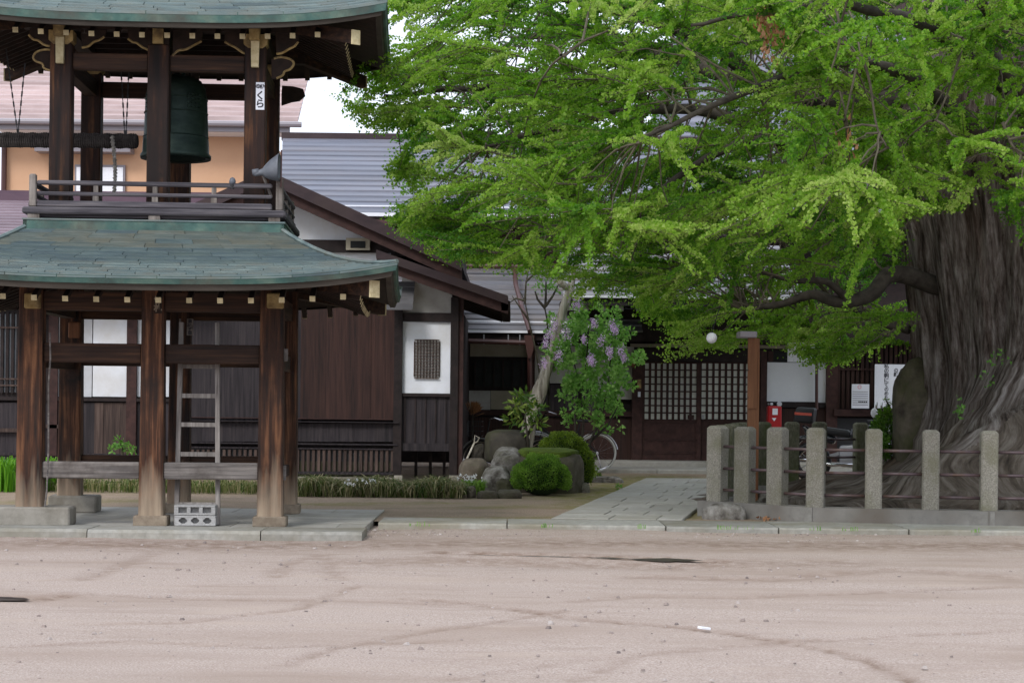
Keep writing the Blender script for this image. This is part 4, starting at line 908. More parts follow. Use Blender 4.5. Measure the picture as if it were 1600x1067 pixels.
for si, (x, y, z) in enumerate(sprays):
    c = np.array([x, y, z]); out = np.array([x-GXc, y-GYc, 0.]); ro = np.linalg.norm(out); out /= max(ro, .1)
    d = unit((out+rng.normal(0, .38, 3)*np.array([1, 1, .5])+np.array([0, 0, rng.uniform(-.25, .2)]))[None])[0]
    L = rng.uniform(.6, 1.1)*(1. if si < n_low else 1.4); far = y > 23.5 or si >= n_low and si < n_low+N_UP
    base = c-d*L*.5
    tint = np.clip(rng.normal(.44, .19)+.14*(19-y)/4, .03, .95)
    if z < 2.9 and y > 20.5: tint = min(.95, tint+.2)
    ntw = 11 if not far else 8; fat = 1.
    main = addtwig(base, d, L, int(32 if not far else 12), tint, far)
    if okpt(base) and okpt(main[-1]): stems.tube([tuple(base), tuple(main[len(main)//2]), tuple(main[-1])], [.010, .007, .003], 4, False)
    side = unit(np.cross(d, [0, 0, 1.])[None])[0]
    for k in range(ntw):
        t = rng.uniform(.05, .95); b0 = main[min(len(main)-1, int(t*len(main)))]
        dd = unit((d*rng.uniform(.7, 1.2)+side*rng.choice([-1, 1])*rng.uniform(.2, .8)+np.array([0, 0, rng.uniform(-.6, .4)]))[None])[0]
        l2 = rng.uniform(.25, .8)*(1.2 if far else 1); cc = addtwig(b0, dd, l2, int(max(6, l2*(44 if not far else 17))), np.clip(tint+rng.normal(0, .08), 0, 1), far)
        if okpt(cc[-1]) and okpt(b0): stems.tube([tuple(b0), tuple(cc[-1])], [.005, .002], 3, False)
    # join to the nearest limb
    dl = np.linalg.norm(LP-base, axis=1); k = int(np.argmin(dl+rng.uniform(0, .6, len(dl))))
    if dl[k] < 2.6 and okpt(base):
        a_ = Vector(base); b_2 = Vector(LP[k]); m_ = (a_+b_2)/2+Vector((rng.uniform(-.1, .1)*dl[k], rng.uniform(-.1, .1)*dl[k], .16*dl[k])); cv = [b_2*(1-t)**2+m_*2*t*(1-t)+a_*t*t+Vector(rng.normal(0, .012, 3)) for t in (0, .2, .4, .6, .8, 1)]; stems.tube(cv, [.013, .011, .010, .008, .006, .005], 5, False)
P_ = np.concatenate(LPs); D_ = np.concatenate(LDs); T_ = np.concatenate(LT); S_ = np.concatenate(LS)
pq = toPix(P_); keep = (inside(pq+rng.normal(0, 8, pq.shape)) | (pq[:, 1] < -40)) & (P_[:, 1] > 13.5) & ~((P_[:, 0] < -.95) & (P_[:, 1] > 26.0)) & (P_[:, 0] > -2.6) & ~((np.hypot(pq[:, 0]-1112, pq[:, 1]-528) < 11) & (P_[:, 1] < 20.5)) & ~((pq[:, 1] > 335) & (pq[:, 0] > 1440) & (pq[:, 0] < 1560) & (P_[:, 1] < 21))
P_, D_, T_, S_ = P_[keep], D_[keep], T_[keep], S_[keep]
print('ginkgo leaves', len(P_), 'sprays', len(sprays))
cw = leafmesh('leaves', P_, D_, S_, S_*1.15, T_, M['leafG'], gk); cw['kind'] = 'stuff'
o = stems.build('twigs', M['twig'], gk, True); o['kind'] = 'stuff'
# withered clusters hanging in the crown
for (x0, y0, Y, n) in ((1200, 20, 15.6, 110), (1206, 55, 15.6, 50), (1325, 232, 16.0, 22), (1318, 215, 16.0, 10)):
    c = np.array(W(x0, y0, Y)); P2 = c+rng.normal(0, 1, (n, 3))*np.array([.06, .06, .11]); leafmesh('withered_leaf_cluster', P2, np.tile([0, 0, -1.], (n, 1))+rng.normal(0, .35, (n, 3)), .07, .03, rng.uniform(0, 1, n), M['leafDead'], gk)['kind'] = 'stuff'
# fallen leaves and litter within the fence
n = 2600; X = rng.uniform(2.6, 7.5, n); Y = rng.uniform(18.75, 21.5, n); P2 = np.column_stack([X, Y, np.full(n, .0)]); 
P2 = P2[(np.hypot(X-GXc, Y-GYc) > 3.2) & (Y > 18.85+.0*X)]; fl = leafmesh('fallen_leaves', P2+np.array([0, 0, .012]), rng.normal(0, 1, (len(P2), 3))*np.array([1, 1, .25]), .05, .04, rng.uniform(0, .8, len(P2)), M['leafDead']); tag(fl, 'brown fallen leaves on the soil inside the stone fence', 'fallen leaves', kind='stuff')
# green shoots on roots
sh = thing('root_shoots', 'small green shoots sprouting from the base of the ginkgo trunk', 'shoots', W(1500, 640, 20.6))
for x0, y0, n in ((1500, 640, 30), (1556, 560, 26), (1545, 590, 14)):
    c = np.array(W(x0, y0, 20.45)); leafmesh('shoot', c+rng.normal(0, 1, (n, 3))*np.array([.05, .05, .06]), rng.normal(0, 1, (n, 3))+[0, 0, .5], .045, .035, rng.uniform(.1, .7, n), M['leafL'], sh)['kind'] = 'stuff'
# ================================================================ STONE FENCE
fence = thing('stone_fence', 'low granite post fence with three steel rails around the ginkgo', 'fence', (2.3, 19.7, 0))
def FP(px, Y): return Vector(((px-800)*Y/F, Y))
front = [FP(1122, 19.75), FP(1165, 19.5), FP(1216, 19.15), FP(1276, 18.8), FP(1366, 18.62), FP(1455, 18.58), FP(1546, 18.55)]
def online(px, A, B):      # the point of line A-B seen at px
    t = (px-800)/F; d = B-A; k = (t*A.y-A.x)/(d.x-t*d.y); return A+d*k
for i_, px_ in ((1, 1165), (2, 1216)): front[i_] = online(px_, front[0], front[3])
for i_, px_ in ((4, 1366), (5, 1455)): front[i_] = online(px_, front[3], front[6])
front += [front[-1]+Vector((.595*k, -.03*k)) for k in range(1, 6)]
sidep = [front[0].lerp(Vector((3.02, 23.35)), k/7) for k in range(1, 8)]
back = [Vector(((1195-800)*23.5/F, 23.55)), FP(1238, 23.75), FP(1281, 23.9), FP(1345, 24.3), FP(1410, 24.6)]
def fpost(p, ang, m, hw=.086, top=.975):
    c = .017; zt = top+random.uniform(-.006, .006); z0 = .135; ang += random.uniform(-.03, .03); rows = []
    for z, h_, cc in ((z0, hw, c), (zt-.03, hw, c), (zt-.006, hw-.022, c*.6), (zt, hw-.035, c*.5)):
        rows.append([(-h_+cc, -h_, z), (h_-cc, -h_, z), (h_, -h_+cc, z), (h_, h_-cc, z), (h_-cc, h_, z), (-h_+cc, h_, z), (-h_, h_-cc, z), (-h_, -h_+cc, z)])
    mb = MB()
    for r in rows: mb.v += [(p.x+x*math.cos(ang)-y*math.sin(ang), p.y+x*math.sin(ang)+y*math.cos(ang), z) for x, y, z in r]
    for k in range(3):
        for a in range(8): b = (a+1) % 8; mb.f.append((k*8+a, k*8+b, k*8+8+b, k*8+8+a))
    mb.f.append(tuple(24+i for i in range(8))); return mb.build('granite_post', m, fence, True)
angs = []
for i, p in enumerate(front):
    a = front[max(i-1, 0)]; b = front[min(i+1, len(front)-1)]; ang = math.atan2(b.y-a.y, b.x-a.x)+(.12 if i < 4 else 0)
    fpost(p, ang, M['post'], .092 if i < 4 else .086)
sa = math.atan2((sidep[0]-front[0]).y, (sidep[0]-front[0]).x)
for p in sidep: fpost(p, sa, M['postmoss'])
for i, p in enumerate(back): fpost(p, .1, M['postmoss'])
allp = [list(reversed(sidep))+front, [sidep[-1]]+back]
for line in allp:
    for a, b in zip(line[:-1], line[1:]):
        d = (b-a).normalized()
        for z in (.745, .505, .27): MB().tube([(a+d*.07).to_3d()+Vector((0, 0, z)), (b-d*.07).to_3d()+Vector((0, 0, z))], .0165, 8).build('rail', M['pipe'], fence, True, True)
def basebeam(pts, m):
    for a, b in zip(pts[:-1], pts[1:]):
        a3, b3 = a.to_3d(), b.to_3d(); d = (b3-a3).normalized(); MB().beam(a3-d*.03+Vector((0, 0, .05)), b3+d*.05+Vector((0, 0, .05-.004*(len(fence.children) % 3))), .26, .19).build('base_stone', m, fence, True)
M['base'] = nmat('grey_base_concrete', [(.17, .16, .145), (.26, .25, .23)], (12, 12, 12), 7, .9, .4, dirt=(.13, .11, .09), dscale=1.5)
ft = Vector((0, 0)); d0 = (front[3]-front[0]).normalized()*.14
basebeam([front[0]-d0, front[3], front[6], front[-1]], M['base']); basebeam([sidep[-1], front[0]], M['base']); basebeam([sidep[-1], back[-1]], M['base'])
rock('boulder', 'rounded grey half-buried boulder at the left corner of the stone fence', 1096, 1167, 786, 816, 19.2, M['rock'], 3, .16, 'boulder', rough=.035)
rock('flat_rock', 'pale flat rock lying inside the left end of the stone fence', 1175, 1205, 770, 792, 20.4, M['rock'], 5, .2, 'rock')
# roofed wooden post behind the fence
wp = thing('wooden_marker_post', 'orange-brown wooden post with a grey metal cap rising behind the stone fence', 'post', (W(1176, 800, 20.2).x, 20.3, 0))
a = W(1169, 528, 20.2); b = W(1182, 800, 20.2)
bx('post_face', M['orangewood'], wp, a.x, b.x-.012, 20.2, 20.22, W(0, 622, 20.2).z-.02, a.z); bx('post_shaft', M['orangewood'], wp, a.x+.012, b.x+.02, 20.222, 20.32, -.02, a.z-.004, .004)
bx('metal_cap', M['gutter'], wp, W(1160, 0, 20.2).x, W(1187, 0, 20.2).x, 20.1, 20.42, W(1170, 528, 20.2).z, W(1170, 518, 20.2).z, .01)
for py in (578, 621): q = W(1168, py, 20.2); MB().tube([(q.x+.0, 20.195, q.z), (q.x+.012, 20.198, q.z)], .006, 6).build('bolt', M['black'], wp, True)
# standing mossy stone in front of the trunk
rock('standing_stone', 'tall dark mossy standing stone leaning on the left foot of the trunk', 1393, 1490, 566, 735, 22.35, M['rockM'], 8, .25, 'standing stone', 2, rough=.13)
# ================================================================ ROOF COURSES
def courses(parent, x0, x1, ye, ze, yr, zr, n, m, name='roof_course', lip=.02, x0t=None, x1t=None, nj=0):
    x0t = x0 if x0t is None else x0t; x1t = x1 if x1t is None else x1t
    for i in range(n):
        a, b = i/n, (i+1)/n; l = lambda p, q, t: p+(q-p)*t
        ya, yb, za, zb = l(ye, yr, a)-.01, l(ye, yr, b), l(ze, zr, a), l(ze, zr, b); xa0, xa1, xb0, xb1 = l(x0, x0t, a), l(x1, x1t, a), l(x0, x0t, b), l(x1, x1t, b)
        mb = MB(); mb.v = [(xa0, ya, za-lip*.3), (xa1, ya, za-lip*.3), (xa0, ya, za+lip), (xa1, ya, za+lip), (xb0, yb, zb+.002), (xb1, yb, zb+.002), (xb0, yb, zb-.03), (xb1, yb, zb-.03)]
        mb.f = [(0, 1, 3, 2), (2, 3, 5, 4), (0, 2, 4, 6), (1, 7, 5, 3), (0, 6, 7, 1), (4, 5, 7, 6)]
        mb.build(name, m, parent, True)
# ================================================================ PEACH BUILDING
YP = 45.
pk = thing('peach_building', 'peach rendered house with pink-brown tiled roof far behind the bell tower', 'building', (W(200, 700, YP).x, YP, 0))
a, b = W(8, 185, YP), W(388, 700, YP)
bx('wall', M['peach'], pk, a.x, b.x, YP, YP+8, -.1, W(200, 188, YP).z)
e = W(200, 186, YP-.8); x0 = W(-60, 186, YP-.8).x; x1 = W(466, 186, YP-.8).x; rz = W(200, 80, YP+2.6).z
courses(pk, x0, x1, YP-.8, e.z, YP+2.6, rz, 15, M['roofP'], 'tile_course', .08)
bx('roof_ridge', M['roofP'], pk, x0, x1, YP+2.5, YP+2.9, rz-.1, rz+.15); bx('eave_board', M['gutter'], pk, x0, x1-.2, YP-.86, YP-.78, e.z-.30, e.z-.04)
MB().tube([(x0, YP-.95, e.z-.12), (x1+.1, YP-.95, e.z-.12)], .07, 8).build('gutter', M['gutter'], pk, True)
bx('soffit', M['white'], pk, a.x, x1-.3, YP-.77, YP-.01, e.z-.3, e.z-.24)
bx('corner_trim', M['gutter'], pk, b.x-.01, b.x+.22, YP-.05, YP+.3, 0, e.z-.31)
MB().tube([(a.x+.02, YP-.12, e.z-.2), (a.x+.02, YP-.12, 0)], .07, 8).build('downpipe', M['redpipe'], pk, True)
for (xa, xb, ya, yb) in ((78, 92, 256, 312), (118, 196, 258, 312)):
    f = pbx('window', M['gutter'], pk, (xa, ya), (xb, yb), YP, .1, 0, .08); pbx('pane', M['glass'] if xa == 78 else M['white'], f, (xa+3, ya+4), (xb-3, yb-2), YP, .02, 0, .10)
    if xa > 100: pbx('mullion', M['gutter'], f, ((xa+xb)/2-2, ya), ((xa+xb)/2+2, yb), YP, .03, 0, .13)
pbx('window_hood', M['gutter'], pk, (62, 232), (210, 242), YP, .6, 0, .5)
# ================================================================ LEFT WING AND GABLED HOUSE
YA = 27.0
wg = thing('temple_residence', 'long dark timber temple residence with white panels, mauve roof and gable behind the tower', 'building', (W(300, 745, YA).x, YA, 0))
B = lambda nm, m, p0, p1, d=.05, out=0, ch=0, par=None, Y=YA: pbx(nm, m, par or wg, p0, p1, Y, d, ch, out)
# body behind everything
B('inner_wall', M['wood'], (-120, 440), (620, 752), .2, -.12)
# lattice window
f = B('lattice_window', M['wood'], (-60, 484), (36, 620), .06, .02); B('pane', M['glass'], (-56, 490), (31, 613), .01, .03, par=f)
for k in range(11): x = -54+k*8.2; B('lattice_bar', M['wood'], (x, 489), (x+3.2, 614), .03, .075, par=f)
for y in (510, 590, 600): B('lattice_rail', M['boardG'], (-56, y), (31, y+3.5), .02, .09, par=f)
B('rail', M['boardG'], (-60, 668), (36, 675), .04, .09); B('rail', M['boardG'], (70, 663), (100, 669), .03, .06)
x = -60
while x < 275: B('wall_board', M['boardG'] if (x > 140 and x < 200) else M['boardB'], (x, 629), (x+12.4, 720), .03, .0+random.uniform(0, .012)); x += 13
B('skirting', M['boardB'], (-60, 706), (275, 714), .06, .03); B('base_wall', M['rockD'], (-60, 714), (620, 752), .05, -.0)
for a_, b_c in ((90, 143), (146, 200), (213, 246), (249, 276)): B('plaster_panel', M['plaster'], (a_, 492), (b_c, 620), .04, .0)
B('upper_wall', M['wood'], (-60, 430), (620, 488), .06, .01)
B('sill', M['wood'], (-60, 619), (280, 628), .07, .05); B('head', M['wood'], (36, 486), (280, 492), .07, .05)
for a_, b_c in ((36, 46), (78, 90), (200, 213), ): B('post', M['woodR'], (a_, 484), (b_c, 712), .09, .06)
B('post', M['wood'], (274, 484), (281, 745), .1, .08)
# dark storm shutters
x = 281
for wd in (48, 62, 52, 28, 40, 32, 36, 37, 38, 26):
    x2 = min(x+wd, 618); B('shutter_board', M['boardB'] if x < 460 else M['boardR'], (x, 480), (x2-.6, 655 if x > 460 else 662), .03, .01+random.uniform(0, .01)); x = x2
    if x >= 618: break
B('shutter_rail', M['woodR'], (281, 651), (622, 656), .05, .06); B('ledge', M['boardB'], (281, 656), (624, 661), .14, .12, .003)
x = 281
while x < 616: B('lower_panel', M['boardB'], (x, 661.5), (min(x+33.5, 617), 690), .03, .02+random.uniform(0, .008)); x += 34
B('ledge', M['boardB'], (281, 690), (622, 696), .1, .10, .003)
B('vent_back', M['black'], (281, 697), (620, 741), .02, -.01); x = 283
while x < 616: B('vent_slat', M['boardG'], (x, 702), (x+4, 736), .02, .03); x += 8.2
B('vent_rail', M['boardB'], (281, 697), (620, 703), .05, .05); B('vent_rail', M['boardB'], (281, 734), (620, 742), .05, .05); B('footing', M['stone'], (281, 742), (620, 755), .1, .02)
B('post', M['wood'], (617, 478), (627, 742), .12, .08); B('post_foot', M['stone'], (616, 742), (629, 750), .13, .085)
# white corner panel with rounded lattice window
B('panel_head', M['wood'], (627, 489), (722, 503), .12, .05)
B('beam', M['wood'], (627, 614), (712, 620), .12, .05); B('lower_board', M['boardB'], (627, 620), (705, 696), .04, .0); B('lower_rail', M['boardB'], (627, 692), (712, 705), .08, .04)
for k in range(5): B('panel_batten', M['wood'], (632+k*16, 621), (633.4+k*16, 691), .02, .015)
B('post', M['wood'], (705, 465), (714, 745), .14, .08); B('post', M['woodR'], (715, 465), (722, 742), .12, .04); B('post_foot', M['stone'], (702, 742), (717, 752), .16, .1)
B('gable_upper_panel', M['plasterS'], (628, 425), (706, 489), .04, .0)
pl_ = B('plaster_panel', M['plaster'], (628, 503), (706, 615), .04, .0)
# window with rounded corners
def rrect(x0, x1, z0, z1, r, n=5):
    o = []
    for cx_, cz, a0 in ((x1-r, z0+r, -90), (x1-r, z1-r, 0), (x0+r, z1-r, 90), (x0+r, z0+r, 180)):
        for k in range(n+1): a = R(a0+90*k/n); o.append((cx_+r*math.cos(a), cz+r*math.sin(a)))
    return o
a, b = W(646, 592, YA), W(688, 530, YA); wn_ = MB().prism(rrect(a.x, b.x, a.z, b.z, .045), YA-.004, YA+.01).build('window', M['plasterS'], wg, True)
for k in range(9): x = a.x+.012+(b.x-a.x-.024)*k/8; bx('lattice_bar', M['boardG'], wn_, x-.009, x+.009, YA-.022, YA-.005, a.z+.01+(.03 if k in (0, 8) else 0), b.z-.01-(.03 if k in (0, 8) else 0))
for k in range(13): z = a.z+.012+(b.z-a.z-.024)*k/12; bx('lattice_bar', M['boardG'], wn_, a.x+.01, b.x-.01, YA-.038, YA-.024, z-.006, z+.006)
# return wall and gable
c = W(720, 600, YA); bx('side_wall', M['wood'], wg, c.x-.06, c.x-.02, YA+.15, YA+6, .1, 2.6)
Yg = 26.45
ap = W(418, 268, Yg); re = W(722, 406, Yg); le_ = W(250, 344, Yg)
def gable_roof(apx, rex, lex, yf, yb, th, nm, m):
    for p, q in ((apx, rex), (lex, apx)):
        mb = MB(); mb.v = [(p.x, yf, p.z), (q.x, yf, q.z), (q.x, yb, q.z), (p.x, yb, p.z), (p.x, yf, p.z-th), (q.x, yf, q.z-th), (q.x, yb, q.z-th), (p.x, yb, p.z-th)]
        mb.f = [(0, 1, 2, 3), (7, 6, 5, 4), (0, 4, 5, 1), (1, 5, 6, 2), (2, 6, 7, 3), (3, 7, 4, 0)]; mb.build(nm, m, wg, True)
gable_roof(ap, re, le_, Yg, 33.2, .10, 'gable_roof', M['barge'])
def sl(p, q, dz0, dz1, y0, y1, nm, m):
    mb = MB(); mb.v = [(p.x, y0, p.z+dz1), (q.x, y0, q.z+dz1), (q.x, y0, q.z+dz0), (p.x, y0, p.z+dz0), (p.x, y1, p.z+dz1), (q.x, y1, q.z+dz1), (q.x, y1, q.z+dz0), (p.x, y1, p.z+dz0)]
    mb.f = [(0, 1, 2, 3), (7, 6, 5, 4), (0, 4, 5, 1), (1, 5, 6, 2), (2, 6, 7, 3), (3, 7, 4, 0)]; return mb.build(nm, m, wg, True)
for p, q in ((ap, re), (le_, ap)):
    sl(p, q, .012, -.17, Yg-.05, Yg-.002, 'barge_board', M['barge']); sl(p, q, -.10, -.32, Yg+.05, Yg+.12, 'inner_barge_board', M['woodR'])
# gable wall as a prism
gw = [W(300, 430, YA+.05), W(616, 430, YA+.05)]
MB().prism([(gw[0].x, gw[0].z), (gw[1].x, gw[1].z), (gw[1].x, re.z+.26), (ap.x, ap.z-.16), (gw[0].x, le_.z+.05)], YA+.02, YA+.12).build('gable_wall', M['plaster'], wg, True)
B('gable_beam', M['wood'], (300, 373), (650, 396), .1, .06)
vf = B('vent_frame', M['beige'], (542, 373), (579, 392), .05, .14); 
B('vent_grille', M['glassD'], (549, 378), (572, 389), .01, .15, par=vf)
B('beam_end', M['white'], (617, 380), (631, 395), .1, .25)
bx('eave_board', M['wood'], wg, W(616, 0, YA).x, re.x-.05, YA-.1, 31, W(0, 405, YA).z+.1, W(0, 378, YA).z-.0)
# lower lean-to roof on the right of the gable
p, q = W(588, 392, Yg), W(794, 464, Yg); 
sl(p, q, 0, -.07, Yg+.02, 30.5, 'lean_to_roof', M['barge']); sl(p, q, .015, -.11, Yg-.04, Yg+.016, 'barge_board', M['barge']); sl(p, q, -.10, -.25, Yg+.05, Yg+.11, 'inner_barge_board', M['woodR'])
q2 = Vector((q.x, 0, q.z)); 
for k in range(24): yy = Yg+.05+k*.165; bx('eave_tile', M['raft'], wg, q.x-.10, q.x+.02+.012*(k % 2), yy, yy+.15, q.z-.20, q.z-.05)
for k in range(7): yy = YA+.3+k*.5; MB().beam((W(640, 0, YA).x, yy, 3.0), (q.x-.1, yy, q.z-.18), .05, .06).build('rafter', M['raft'], wg, True)
# little ribbed hood between the roofs
h0, h1 = W(600, 484, 26.5), W(645, 484, 26.5); courses(wg, h0.x, h1.x, 26.45, h0.z, 27.0, W(620, 440, 27).z, 5, M['hoodm'], 'hood_course', .012)
# mauve roof of the left wing
zr_ = W(100, 300, 30).z
courses(wg, W(-130, 0, 26).x, W(300, 0, 26).x, 26.2, 2.9, 29.9, zr_-.16, 26, M['purple'], 'roof_course', .025)
bx('ridge_cap', M['purpleD'], wg, W(-130, 0, 30).x, W(420, 0, 30).x, 29.85, 30.15, zr_-.24, zr_)
bx('rear_roof', M['purple'], wg, W(-130, 0, 30).x, W(420, 0, 30).x, 30.16, 33.5, zr_-.9, zr_-.5)
# ================================================================ MAIN HALL BEHIND (entrance building)
YB = 33.0
hb = thing('entrance_hall', 'temple entrance building with lattice sliding doors and blue-grey ribbed metal roofs', 'building', (W(1000, 722, YB).x, YB, 0))
Bh = lambda nm, m, p0, p1, d=.05, out=0, ch=0, par=None, Y=YB: pbx(nm, m, par or hb, p0, p1, Y, d, ch, out)
Bh('inner_wall', M['wood'], (560, 508), (1800, 735), .2, -.1)
# upper roof with ridge
e0 = W(430, 335, 35.2); rr_ = W(445, 212, 39.5); xl, xr = W(446, 0, 35.2).x, W(1200, 0, 35.2).x
courses(hb, W(440, 0, 35).x, xr, 35.2, W(600, 334, 35.2).z, 39.5, W(540, 216, 39.5).z, 15, M['roofG'], 'roof_course', .03, W(444, 0, 39.5).x, xr)
zr2 = W(540, 209, 39.5).z
bx('ridge_cap', M['barge'], hb, W(443, 0, 39.5).x, xr, 39.4, 39.8, zr2-.17, zr2); bx('rear_slope', M['roofG'], hb, W(443, 0, 39.5).x, xr, 39.85, 43.5, zr2-1.2, zr2-.6)
ez = W(600, 334, 35.2).z; bx('eave_edge', M['white'], hb, W(440, 0, 35).x, xr, 35.12, 35.19, ez-.06, ez+.01); bx('fascia', M['barge'], hb, W(440, 0, 35).x, xr, 35.2, 35.3, ez-.22, ez-.061)
bx('gutter', M['redpipe'], hb, W(440, 0, 35).x, xr, 35.02, 35.11, ez-.22, ez-.14)
MB().tube([(W(440, 0, 35).x, 35.25, ez+.15), (xr, 35.25, ez+.15)], .015, 6).build('snow_guard', M['white'], hb, True)
bx('upper_wall', M['woodR'], hb, W(440, 0, 36).x, xr, 35.9, 36.1, 2.4, ez+.2)
# lower roof (left) and porch roof (right)
zl0, zl1 = W(760, 516, 31.9).z, W(760, 424, 35.2).z
xa, xb = W(560, 0, 31.9).x, W(1010, 0, 31.9).x
courses(hb, xa, xb, 31.9, zl0, 35.6, zl1+.1, 13, M['roofB'], 'roof_course', .028)
bx('eave_edge', M['white'], hb, W(735, 0, 31.9).x, W(900, 0, 31.9).x, 31.82, 31.885, zl0-.045, zl0-.0); MB().tube([(W(735, 0, 32).x, 32.1, zl0+.16), (W(900, 0, 32).x, 32.1, zl0+.16)], .014, 6).build('snow_guard', M['white'], hb, True)
bx('eave_fascia', M['wood'], hb, xa, xb, 31.9, 31.98, zl0-.17, zl0-.046)
MB().tube([(W(738, 0, 31.8).x, 31.75, zl0-.20), (W(835, 0, 31.8).x, 31.75, zl0-.22)], .045, 8).build('gutter', M['redpipe'], hb, True)
for k in (762, 800, 818): q = W(k, 0, 31.8); MB().beam((q.x, 31.74, zl0-.08), (q.x, 31.74, zl0-.26), .02, .02).build('gutter_bracket', M['steel'], hb, True)
# valley gutter, downpipe with hopper
MB().tube([W(700, 415, 35), W(1190, 423, 35)], .05, 8).build('valley_gutter', M['redpipe'], hb, True)
MB().tube([W(804, 420, 34.6), W(806, 445, 33.4), W(815, 478, 32.2), W(828, 518, 31.5)], .045, 8).build('downpipe', M['redpipe'], hb, True)
MB().prism([(lambda v: (v.x, v.z))(W(x, y, 31.6)) for x, y in ((819, 524), (835, 524), (833, 548), (829, 560), (825, 560), (822, 545))], 31.5, 31.7).build('rain_hopper', M['redpipe'], hb, True)
MB().tube([W(828, 555, 31.6), W(828, 648, 31.6)], .045, 8).build('downpipe', M['redpipe'], hb, True)
xp0, xp1 = W(885, 0, 30.6).x, W(1262, 0, 30.6).x; zp = W(960, 463, 30.6).z
courses(hb, xp0, xp1, 30.6, zp, 33.6, zp+1.15, 11, M['roofB'], 'roof_course', .028)
bx('porch_edge', M['white'], hb, xp0, xp1, 30.52, 30.585, zp-.03, zp+.012); bx('porch_fascia', M['boardB'], hb, xp0, xp1, 30.6, 30.68, zp-.16, zp-.031)
x = xp0+.1; 
while x < xp1: r0 = MB().beam((x, 30.72, zp-.20), (x, 32.9, zp-.02), .075, .08).build('rafter', M['raft'], hb, True); bx('rafter_end', M['plasterS'], r0, x-.04, x+.04, 30.71, 30.719, zp-.245, zp-.16); x += .30
Bh('porch_beam', M['wood'], (885, 485), (1600, 540), .2, .5); bx('porch_soffit', M['raft'], hb, xp0, xp1, 32.4, 33.1, zp-.08, zp-.0)
Bh('lintel_band', M['beige'], (985, 537), (1240, 545), .06, .04)
# left bay
Bh('wall_panel', M['beige'], (735, 528), (826, 561), .04, .0); f = Bh('dark_window', M['wood'], (733, 557), (826, 609), .06, .04); Bh('pane', M['glassD'], (740, 562), (820, 604), .01, .05, par=f)
for k in range(6): Bh('window_bar', M['wood'], (741+k*14.6, 561), (743.4+k*14.6, 606), .03, .07, par=f)
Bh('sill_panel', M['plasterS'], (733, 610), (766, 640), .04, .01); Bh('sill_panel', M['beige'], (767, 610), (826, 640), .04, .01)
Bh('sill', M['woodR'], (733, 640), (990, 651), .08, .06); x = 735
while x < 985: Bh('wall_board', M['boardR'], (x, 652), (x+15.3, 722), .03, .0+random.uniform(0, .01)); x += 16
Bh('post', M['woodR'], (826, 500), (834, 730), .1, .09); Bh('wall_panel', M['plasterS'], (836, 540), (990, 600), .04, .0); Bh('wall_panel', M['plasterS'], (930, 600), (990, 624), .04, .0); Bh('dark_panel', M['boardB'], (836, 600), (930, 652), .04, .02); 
# doors
Bh('door_frame', M['woodR'], (988, 548), (1002, 726), .14, .1); Bh('door_frame', M['woodR'], (1188, 548), (1196, 726), .14, .1); Bh('door_lintel', M['wood'], (1002, 546), (1188, 566), .14, .1); Bh('threshold', M['stone'], (985, 723), (1200, 730), .3, .2)
for (x0, x1, lab) in ((1002, 1094, 'left door'), (1091, 1189, 'right door')):
    out = .05 if x0 < 1050 else .0
    dr = Bh('sliding_door', M['woodR'], (x0, 656), (x1, 724), .03, out)
    Bh('paper_pane', M['shoji'], (x0+4, 567), (x1-4, 657), .008, out-.01, par=dr)
    for (a_, b_c) in ((x0, x0+4), (x1-6, x1)): Bh('stile', M['woodR'], (a_, 566), (b_c, 724), .04, out+.012, par=dr)
    n = 9
    for k in range(1, n): x = x0+4+(x1-10-x0)*k/n; Bh('lattice_bar', M['woodR'], (x-1.5, 567), (x+1.5, 656), .015, out+.004, par=dr)
    for k in range(0, 9): y = 567+89*k/8; Bh('lattice_bar', M['woodR'], (x0+4, y-1.5), (x1-6, y+1.5), .014, out+.012, par=dr)
    for y in (656, 684, 704, 719): Bh('door_rail', M['woodR'], (x0+4, y), (x1-6, y+5), .02, out+.012, par=dr)
    Bh('door_pull', M['steel'] if x0 > 1050 else M['woodR'], (x0+(6 if x0 > 1050 else 72), 648), (x0+(9 if x0 > 1050 else 82), 655), .01, out+.02, par=dr)
np_ = Bh('name_board', M['ochre'], (995, 593), (1001, 607), .02, .13); Bh('notice', M['paper'], (996, 612), (1000, 620), .01, .13)
nb = Bh('wooden_plaque', M['orangewood'], (986, 556), (992, 574), .03, .13)
# right bay
M['plasterB'] = nmat('bright_white_plaster', [(.70, .72, .76), (.78, .80, .83)], (2, 2, 2), 5, .9, .05)
Bh('wall_panel', M['plasterB'], (1196, 566), (1274, 628), .04, .0); Bh('wall_panel', M['plasterB'], (1231, 530), (1274, 566), .04, .0); Bh('wall_panel', M['plasterB'], (1278, 530), (1290, 629), .04, .0)
Bh('small_window', M['glassD'], (1200, 549), (1229, 565), .04, .0); Bh('window_post', M['woodR'], (1200, 549), (1208, 565), .04, .03)
MB().tube([W(1276, 480, 32.85), W(1276, 640, 32.85)], .03, 8).build('downpipe', M['redpipe'], hb, True)
Bh('sill', M['wood'], (1196, 628), (1292, 637), .08, .05); x = 1196
while x < 1290: Bh('wall_board', M['boardR'], (x, 638), (x+22.5, 725), .03, random.uniform(0, .01)); x += 23.5
Bh('post', M['woodR'], (1291, 500), (1306, 730), .14, .1)
Bh('lattice_back', M['wood'], (1306, 500), (1480, 640), .02, .0); x = 1308
while x < 1480: Bh('lattice_bar', M['boardR'], (x, 505), (x+3.4, 638), .04, .06); x += 7.4
Bh('lattice_rail', M['woodR'], (1306, 575), (1480, 580), .03, .085)
